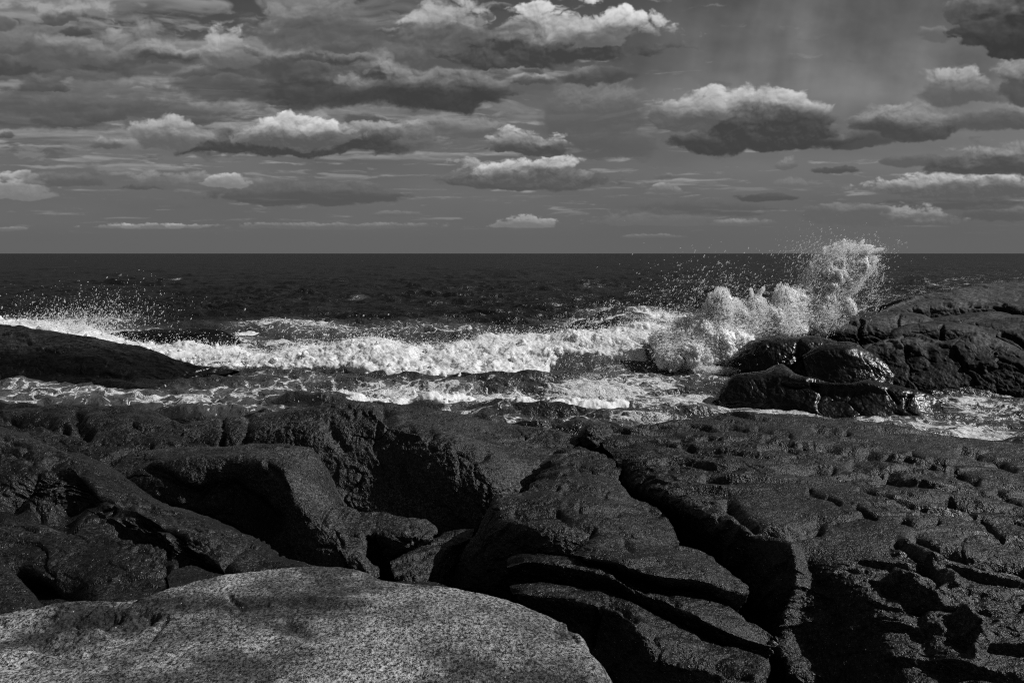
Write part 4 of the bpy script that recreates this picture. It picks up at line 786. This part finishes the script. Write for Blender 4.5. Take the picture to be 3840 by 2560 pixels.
    f = f*(Y > 10)
    caps = np.clip(fbm2(X/7+9, Y/16, 4)-.47, 0, 1)*3*(R > 60)*(R < 700); f = np.maximum(f, np.minimum(caps, .8))
    o = new_mesh('sea', P.reshape(-1, 3), grid_quads(*X.shape), sea_mat(), attr={'foam': f.ravel()})
    tag(o, 'dark rippled sea from the foamy cove to the horizon', 'sea', kind='structure')
    return o
build_sea()

# ------------------------------------------------------------------ white water and spray
def _ico(sub):
    t = (1+5**.5)/2
    V = np.array([(-1,t,0),(1,t,0),(-1,-t,0),(1,-t,0),(0,-1,t),(0,1,t),(0,-1,-t),(0,1,-t),(t,0,-1),(t,0,1),(-t,0,-1),(-t,0,1)], float)
    T = np.array([(0,11,5),(0,5,1),(0,1,7),(0,7,10),(0,10,11),(1,5,9),(5,11,4),(11,10,2),(10,7,6),(7,1,8),(3,9,4),(3,4,2),(3,2,6),(3,6,8),(3,8,9),(4,9,5),(2,4,11),(6,2,10),(8,6,7),(9,8,1)])
    V /= np.linalg.norm(V, axis=1, keepdims=True)
    for _ in range(sub):
        cache = {}; V = list(map(tuple, V)); out = []
        def mid(i, j):
            k = (min(i, j), max(i, j))
            if k not in cache:
                m = (np.array(V[i])+np.array(V[j])); m /= np.linalg.norm(m); V.append(tuple(m)); cache[k] = len(V)-1
            return cache[k]
        for a, b, c in T:
            x, y, z = mid(a, b), mid(b, c), mid(c, a); out += [(a, x, z), (b, y, x), (c, z, y), (x, y, z)]
        T = np.array(out); V = np.array(V)
    return V.astype(np.float32), T
ICO0, ICO1, ICO2, ICO5 = _ico(0), _ico(1), _ico(2), _ico(5)
OCT = (np.array([(1,0,0),(-1,0,0),(0,1,0),(0,-1,0),(0,0,1),(0,0,-1)], np.float32), np.array([(0,2,4),(2,1,4),(1,3,4),(3,0,4),(2,0,5),(1,2,5),(3,1,5),(0,3,5)]))
def blobs(C, r, base, wob=.35, noise=0., axis=None, k=0.):
    """Arrays of many small lumps of water, each stretched a little its own way."""
    BV, BT = base; n = len(C)
    sc = (1 + wob*(RNG.rand(n, 1, 3)-.5)*2).astype(np.float32)
    V = BV[None]*sc*np.asarray(r, np.float32).reshape(n, 1, 1)
    if noise:
        q = fbm3((BV[None]*1.6 + RNG.rand(n, 1, 3).astype(np.float32)*90).reshape(-1, 3).astype(np.float32), 3, .6).reshape(n, -1, 1)
        V = V*(1+noise*q)
    if axis is not None:                                   # drawn out along the way the water flies
        ax = np.asarray(axis, np.float32); kk = (k*RNG.rand(n, 1, 1)).astype(np.float32); V = V + ((V*ax).sum(-1, keepdims=True))*ax*kk
    V = V + np.asarray(C, np.float32)[:, None, :]
    T = BT[None] + (np.arange(n)*len(BV))[:, None, None]
    return V.reshape(-1, 3), T.reshape(-1, 3)
def merge(parts):
    Vs, Ts, k = [], [], 0
    for V, T in parts: Vs.append(V); Ts.append(T+k); k += len(V)
    return np.concatenate(Vs), np.concatenate(Ts)
def quads_to_tris(Q): return np.concatenate([Q[:, [0, 1, 2]], Q[:, [0, 2, 3]]])
def white_wave(name, label, rows, amp, freq, crest_row=1, spray=4000, lumps=500, seed=0, rlump=(.08, .2), rdrop=(.015, .045), thr=-.9, edge=.35, hmod=None):
    """A tumbling ridge of white water: billowing surface, lumps that break its outline, drops thrown off the crest."""
    G = loft(rows, 3.2, back=(1.2, -.6), front=(-.1, -.5)); sh = G.shape[:2]
    if hmod:                                # the line swells and sinks along its length
        G[..., 2] = -.05 + (G[..., 2]+.05)*np.clip(hmod[1] + hmod[2]*fbm2(G[..., 0]*hmod[0]+seed, G[..., 1]*.6, 3), 0, 1.35)
    N = normals(G)
    P = (G.reshape(-1, 3) + seed*5.1).astype(np.float32)
    wv = np.stack([fbm3(P*2.2+7, 3), fbm3(P*2.2-9, 3), fbm3(P*2.2+19, 3)], 1)*.30
    Q = (P + wv).astype(np.float32)
    d = fbm3(Q*freq*.75, 3, .42, mode='billow')*1.0 + .26*fbm3(Q*freq*2.6+4, 3, .55) + .13*fbm3(P*np.float32([6, 6, 3])*freq, 3, .62, mode='ridge')
    # fade the amplitude out at the foot so the foam runs onto the water
    v = np.linspace(0, 1, sh[0])[:, None]; taper = np.clip((1-v)/.25, .15, 1)
    u = np.linspace(0, 1, sh[1])[None]; tu = np.clip(np.minimum(u, 1-u)/.06, .1, 1)
    G = G + N*(amp*d.reshape(sh)*taper*tu)[..., None]
    G[..., 2] -= .6*np.clip(1-np.minimum(u, 1-u)/.09, 0, 1)
    parts = [(G.reshape(-1, 3), quads_to_tris(grid_quads(*sh)))]
    W = (taper*tu).ravel().copy(); W[:int(sh[1]*2)] = 0
    gate = fbm3(P*.9+31, 3) > thr; W *= gate
    flat = G.reshape(-1, 3); nf = normals(G).reshape(-1, 3)
    idx = RNG.choice(len(flat), lumps, p=W/W.sum())
    rr = RNG.uniform(*rlump, size=lumps)*(.5+RNG.rand(lumps))
    parts.append(blobs(flat[idx] + nf[idx]*rr[:, None]*.25, rr, ICO2, .3, .9))
    Wc = W*np.repeat(np.clip(1.35-np.linspace(0, 1, sh[0])*2.2, .10, 1), sh[1]); idx = RNG.choice(len(flat), spray, p=Wc/Wc.sum())
    off = np.abs(RNG.normal(size=spray))*edge*(RNG.rand(spray)**2); rd = RNG.uniform(*rdrop, size=spray)*(.5+RNG.rand(spray)**2*1.2)
    C = flat[idx] + nf[idx]*off[:, None] + RNG.normal(size=(spray, 3))*.05; C[:, 2] += off*.5*RNG.rand(spray)
    V, T = merge(parts); o = tag(new_mesh(name, V, T, M_FOAM), label, 'wave', kind='stuff')
    V, T = blobs(C, rd, ICO0, .5); tag(new_mesh('flying_drops', V, T, M_DROP, parent=o), kind='stuff')
    return o
def Zr(px, py, z): return (px, py, -max(z, .001))
white_wave('breaking_wave', 'long tumbling wall of white water across the middle of the cove', [
  [(640,1336,35.6),(816,1350,35.5),(969,1337,35.5),(1130,1306,35.5),(1320,1278,35.5),(1420,1266,35.6),(1560,1298,35.4),(1700,1290,35.5),(1800,1264,35.6),(1930,1254,35.6),(2069,1252,35.6),(2140,1246,35.5),(2290,1232,35.6),(2423,1206,35.8),(2570,1214,36)],
  [(655,1342,35.0),(812,1362,34.4),(967,1352,34.3),(1127,1326,34.4),(1315,1306,34.4),(1430,1300,34.3),(1575,1326,34.1),(1715,1322,34.1),(1800,1305,34.2),(1930,1300,34.2),(2060,1290,34.3),(2128,1276,34.5),(2280,1266,34.6),(2418,1250,34.8),(2565,1270,34.6)],
  [(668,1346,34.5),(806,1374,33.8),(963,1372,33.6),(1122,1360,33.6),(1308,1352,33.5),(1442,1352,33.2),(1590,1372,33.0),(1740,1370,32.9),(1815,1362,32.9),(1930,1360,32.8),(2045,1340,33.1),(2104,1306,33.9),(2268,1304,34.1),(2410,1298,34.1),(2555,1330,33.6)],
  [Zr(675,1350,.05),Zr(800,1385,.03),Zr(960,1391,.03),Zr(1120,1393,.03),Zr(1300,1396,.03),Zr(1450,1410,.03),Zr(1600,1418,.03),Zr(1760,1422,.03),Zr(1840,1427,.03),Zr(1935,1429,.03),Zr(2028,1418,.03),(2080,1338,33.6),(2255,1344,33.6),(2402,1348,33.5),Zr(2545,1388,.03)]],
  .30, .85, spray=15000, lumps=80, seed=1, rlump=(.04, .13), rdrop=(.008, .026))
white_wave('near_wave', 'lower broken line of white water closest to the near rocks', [
  [(1000,1480,29.6),(1140,1470,29.5),(1280,1466,29.4),(1389,1475,29.3),(1487,1471,29.2),(1628,1469,29.1),(1770,1482,28.9),(1906,1470,28.8),(2042,1486,28.7),(2151,1470,28.8),(2220,1450,29.0),(2300,1468,28.8),(2400,1490,28.4)],
  [(1005,1488,29.2),(1140,1482,29.1),(1280,1480,29.0),(1395,1490,28.8),(1495,1488,28.7),(1635,1488,28.6),(1775,1498,28.4),(1912,1494,28.2),(2045,1508,28.0),(2155,1498,28.1),(2235,1486,28.3),(2310,1490,28.2),(2410,1500,28.0)],
  [Zr(1010,1502,.02),Zr(1140,1502,.02),Zr(1280,1502,.02),Zr(1400,1514,.02),Zr(1500,1516,.02),Zr(1640,1517,.02),Zr(1780,1520,.02),Zr(1920,1530,.02),Zr(2050,1540,.02),Zr(2160,1534,.02),Zr(2250,1530,.02),Zr(2325,1518,.02),Zr(2420,1520,.02)]],
  .20, 1.7, hmod=(.55, .55, 1.1), spray=12000, lumps=60, seed=2, rlump=(.03, .08), rdrop=(.007, .02), edge=.3, thr=-.15)
white_wave('back_crest', 'small foaming crest rising out on the water past the awash rock', [
  [(840,1240,50.5),(930,1226,50.5),(1005,1224,50.5),(1036,1204,50.5),(1067,1206,50.5),(1095,1230,50.5),(1170,1236,50.3),(1260,1254,50)],
  [(842,1250,49.8),(932,1242,49.6),(1005,1238,49.6),(1038,1222,49.8),(1068,1222,49.8),(1096,1238,49.7),(1172,1246,49.6),(1262,1258,49.6)],
  [Zr(845,1262,.03),Zr(935,1262,.03),Zr(1008,1256,.03),Zr(1040,1250,.03),Zr(1070,1250,.03),Zr(1098,1252,.03),Zr(1175,1258,.03),Zr(1265,1263,.03)]],
  .16, 1.2, spray=1800, lumps=60, seed=3, rlump=(.05, .10), edge=.25, thr=-.1)
white_wave('far_crest', 'rounded foaming swell crest behind the long wall of white water', [
  [(2200,1212,48.6),(2245,1188,48.6),(2290,1170,48.8),(2345,1167,48.8),(2425,1168,48.8),(2500,1182,48.4),(2580,1196,48)],
  [(2196,1218,48),(2240,1202,47.6),(2285,1188,47.6),(2340,1182,47.6),(2420,1180,47.8),(2496,1190,47.8),(2576,1202,47.6)],
  [(2192,1224,47.4),(2232,1214,47),(2272,1206,46.8),(2325,1196,47),(2410,1190,47.2),(2490,1198,47.2),(2570,1210,47)]],
  .14, 1.1, spray=2600, lumps=80, seed=4, rlump=(.05, .10), edge=.3, thr=-.05)
white_wave('side_surf', 'surf streaming down behind the whaleback rock', [
  [(-120,1194,38.4),(60,1206,38.3),(160,1206,38.3),(250,1222,38.2),(330,1226,38.2),(420,1262,37.8),(520,1290,37.2),(640,1296,37),(705,1284,37),(780,1298,36.8),(900,1300,36.8),(985,1313,36.4)],
  [(-120,1206,37.2),(60,1220,37.1),(160,1226,37),(250,1246,36.8),(330,1258,36.6),(420,1288,36.4),(520,1306,36.2),(640,1312,36.1),(710,1306,36.1),(785,1310,36),(900,1312,36.1),(985,1320,36)],
  [(-120,1222,36.2),(60,1236,36.1),(160,1246,36),(250,1272,35.6),(330,1290,35.3),(420,1312,35),(520,1326,34.8),(640,1340,34.6),(712,1340,34.8),(788,1330,35.2),(900,1326,35.6),(985,1326,35.8)]],
  .17, 1.1, spray=6000, lumps=120, seed=5, rlump=(.04, .10), rdrop=(.008, .026), edge=.35, thr=-.35)
def capsule_points(n, p0, p1, r0, r1, y0, y1, depth):
    """Points through a tapered tube between two photograph points, thickened in depth."""
    t = RNG.rand(n); g = RNG.normal(size=(n, 3)); g /= np.linalg.norm(g, axis=1, keepdims=True); q = RNG.rand(n)**(1/2.3)
    rad = r0+(r1-r0)*t
    px = p0[0]+(p1[0]-p0[0])*t + g[:, 0]*q*rad; py = p0[1]+(p1[1]-p0[1])*t + g[:, 1]*q*rad
    Y = y0+(y1-y0)*t + g[:, 2]*q*depth
    u = (px-1920)/F; v = (1280-py)/F; dy = CT+v*ST
    k = Y/dy
    return np.stack([k*u, Y, EYE+k*(-ST+v*CT)], 1), q
# (from, to, radii, distances, depth, lumps, drops)
PLUME = [((2990,1200),(3150,1188),46,34,36.0,36.8,.8,200,2600),((3058,1190),(3076,1080),80,78,36.5,36.6,.8,420,5200),((3076,1090),(3122,1000),78,64,36.6,36.8,.8,340,5200),((3112,1008),(3182,952),62,48,36.8,36.9,.7,220,4600),((3172,966),(3262,934),44,14,36.9,37.0,.6,110,3600),((3195,955),(3238,902),12,5,36.9,37,.3,8,420),((3145,960),(3166,902),12,5,36.8,36.9,.3,8,420),((3235,950),(3312,934),14,5,37,37.1,.3,8,420),((3096,1000),(3092,930),12,5,36.7,36.7,.3,6,320),((3060,1050),(3040,985),12,5,36.5,36.5,.3,6,320),((3120,970),(3130,915),11,5,36.8,36.8,.3,6,300),
 ((3240,950),(3280,975),24,12,37,37.1,.4,14,900),((3120,1070),(3215,1010),66,44,36.7,36.9,.7,300,3200),((3170,1030),(3262,985),46,30,36.9,37.0,.5,200,2600),((3150,1085),(3215,1060),40,26,36.8,37,.5,36,1500),((3165,1120),(3196,1166),24,20,36.7,36.7,.4,40,700),
 ((2920,1165),(3045,1120),52,60,35.4,36.3,.7,240,2600),((2955,1195),(2934,1092),50,28,35.4,35.2,.6,190,2300),((2855,1190),(2834,1125),48,22,34.8,34.6,.5,130,1700),((2836,1120),(2864,1080),10,6,34.6,34.6,.2,6,300),((2824,1122),(2815,1082),8,5,34.6,34.6,.2,4,200),((2775,1190),(2755,1130),34,16,34.4,34.3,.4,60,900),
 ((2695,1195),(2706,1100),62,24,34,33.8,.6,230,2600),((2664,1160),(2668,1108),28,12,33.9,33.8,.4,40,700),((2700,1185),(2950,1182),52,52,34,35.3,.7,330,3600),((2640,1230),(2770,1190),64,60,33.9,34.4,.8,330,3200),((2770,1215),(2980,1205),60,50,34.4,35.4,.8,420,4200),
 ((2620,1270),(2780,1270),66,56,33.5,34,.7,380,3600),((2780,1250),(3010,1236),42,26,34.4,35.4,.6,220,2800),((2560,1235),(2620,1300),60,60,34.2,33.4,.7,300,2600),((2560,1320),(2730,1340),64,50,33.1,33.3,.6,330,3200),((2700,1300),(2760,1350),40,26,33.4,33.2,.5,90,1300),((2470,1270),(2600,1300),46,60,33.6,33.5,.6,260,2000),((2480,1330),(2600,1345),44,56,32.9,33.0,.5,240,1800),((2600,1385),(2770,1395),22,12,32.6,32.6,.4,90,1500)]
HALO = [(2640,1085,110,70,34,1300),(3020,1030,60,66,36.5,600),(3190,950,84,34,36.9,2200),(3240,1070,46,62,37,1500),(3288,1020,18,46,37.1,700),(3060,1000,70,60,36.6,1500),(2770,1080,80,56,34.5,500),(2800,1340,46,56,33,620),(2990,930,120,26,36.6,90),(2560,1130,120,60,34,420),(2215,1222,34,18,35.6,170),(3110,1000,80,60,36.6,900),(2680,1440,150,40,29,110),(2220,1390,120,40,32.5,520),(2150,1350,200,40,33,240)]
def build_splash():
    parts = []; core = []
    for (p0, p1, r0, r1, y0, y1, dp, nl, nd) in PLUME:
        A0 = np.array(at((*p0, y0))); A1 = np.array(at((*p1, y1))); ax = A1-A0; ax /= np.linalg.norm(ax)
        if min(r0, r1) > 12 and nl >= 40:                       # the dense heart of the lobe
            n = max(4, int(math.hypot(p1[0]-p0[0], p1[1]-p0[1])/(.26*max(r0, r1)))+3)
            t = np.linspace(0, 1, n); pts = [at((p0[0]+(p1[0]-p0[0])*k, p0[1]+(p1[1]-p0[1])*k, y0+(y1-y0)*k)) for k in t]
            rr = (r0+(r1-r0)*t)*.0117*RNG.uniform(.36, .58, n)
            ctr = np.array(pts)+RNG.normal(size=(n, 3))*rr[:, None]*.42
            V, T = blobs(ctr, rr, ICO5, .25)
            C = np.repeat(ctr, len(ICO5[0]), 0); D = V-C; Dn = D/np.linalg.norm(D, axis=1, keepdims=True)
            R3 = np.repeat(rr, len(ICO5[0])); Pn = V.astype(np.float32); Pn = Pn + .25*np.stack([fbm3(Pn*2.3+5, 2), fbm3(Pn*2.3-8, 2), fbm3(Pn*2.3+17, 2)], 1)
            q = .50*fbm3(Pn*1.9, 3, .5, mode='billow') + .46*fbm3(Pn*np.float32([5.2, 5.2, 3.0]), 3, .62) + .32*fbm3(Pn*np.float32([15, 15, 7]), 3, .65, mode='ridge')
            core.append((V + Dn*(q*R3*1.3)[:, None], T))
        C, q = capsule_points(int(nl*16), p0, p1, r0*.98, r1*.98, y0, y1, dp*.9)      # torn strands of white water
        ok = fbm3((C*1.25).astype(np.float32), 3, .6) + .42*(1-q) + .25*fbm3((C*4.1+9).astype(np.float32), 2) > .06
        C = C[ok]; q = q[ok]; rr = (.008 + .036*(1-q)*RNG.rand(len(C)) + .016*RNG.rand(len(C))**2)*min(1.0, .4+r0/60.)
        up = ax*np.sign(ax[2]+.3) + np.array([.12, 0, .55]); up /= np.linalg.norm(up)
        if len(C): core.append(blobs(C, rr, ICO1, .4, .9, up, 3.6))
        C, q = capsule_points(int(nd*3.4), p0, p1, r0*1.30, r1*1.30, y0, y1, dp*1.2)
        k = fbm3((C*np.float32([2.1, 1.3, 2.1])).astype(np.float32), 4, .65, mode='ridge') + .35*(1-q)
        C = C[(k > .20) & ((q > .72) | (min(r0, r1) < 18) | (nl < 45))]; rr = .0045 + .028*RNG.rand(len(C))**3.2
        if len(C): parts.append(blobs(C, rr, ICO0, .6, 0, ax, 1.6))
    for (cx, cy, sx, sy, Y, n) in HALO:
        px = cx+RNG.normal(size=n)*sx; py = cy+RNG.normal(size=n)*sy; Yv = Y+RNG.normal(size=n)*.5
        C = np.array([at((a, b, c)) for a, b, c in zip(px, py, Yv)]); C = C[C[:, 2] > .05]
        parts.append(blobs(C, .004 + .022*RNG.rand(len(C))**4, ICO0, .6, 0, np.float32([.45, 0, .89]), 1.5))
    V, T = merge(parts)
    o = tag(new_mesh('splash_plume', V, T, M_DROP), 'tall plume of spray thrown up against the dark rocks', 'splash', kind='stuff')
    V, T = merge(core); tag(new_mesh('white_core', V, T, M_BURST, parent=o), kind='stuff')
    parts = []
    for (cx, cy, sx, sy, Y, n) in [(290,1195,110,26,37.4,2600),(360,1150,160,46,37.6,800),(480,1110,90,46,37.8,190),(300,1215,90,16,37,900),(120,1130,110,46,38,120),(460,1170,100,30,37.4,420),(520,1215,120,16,38,120)]:
        px = cx+RNG.normal(size=n)*sx; py = cy+RNG.normal(size=n)*sy; Yv = Y+RNG.normal(size=n)*.6
        C = np.array([at((a, b, c)) for a, b, c in zip(px, py, Yv)]); C = C[C[:, 2] > .05]
        parts.append(blobs(C, .0045 + .020*RNG.rand(len(C))**3, ICO0, .7, 0, np.float32([.3, 0, .95]), 1.5))
    V, T = merge(parts)
    tag(new_mesh('side_spray', V, T, M_DROP), 'loose spray of drops above the whaleback rock', 'spray', kind='stuff')
build_splash()
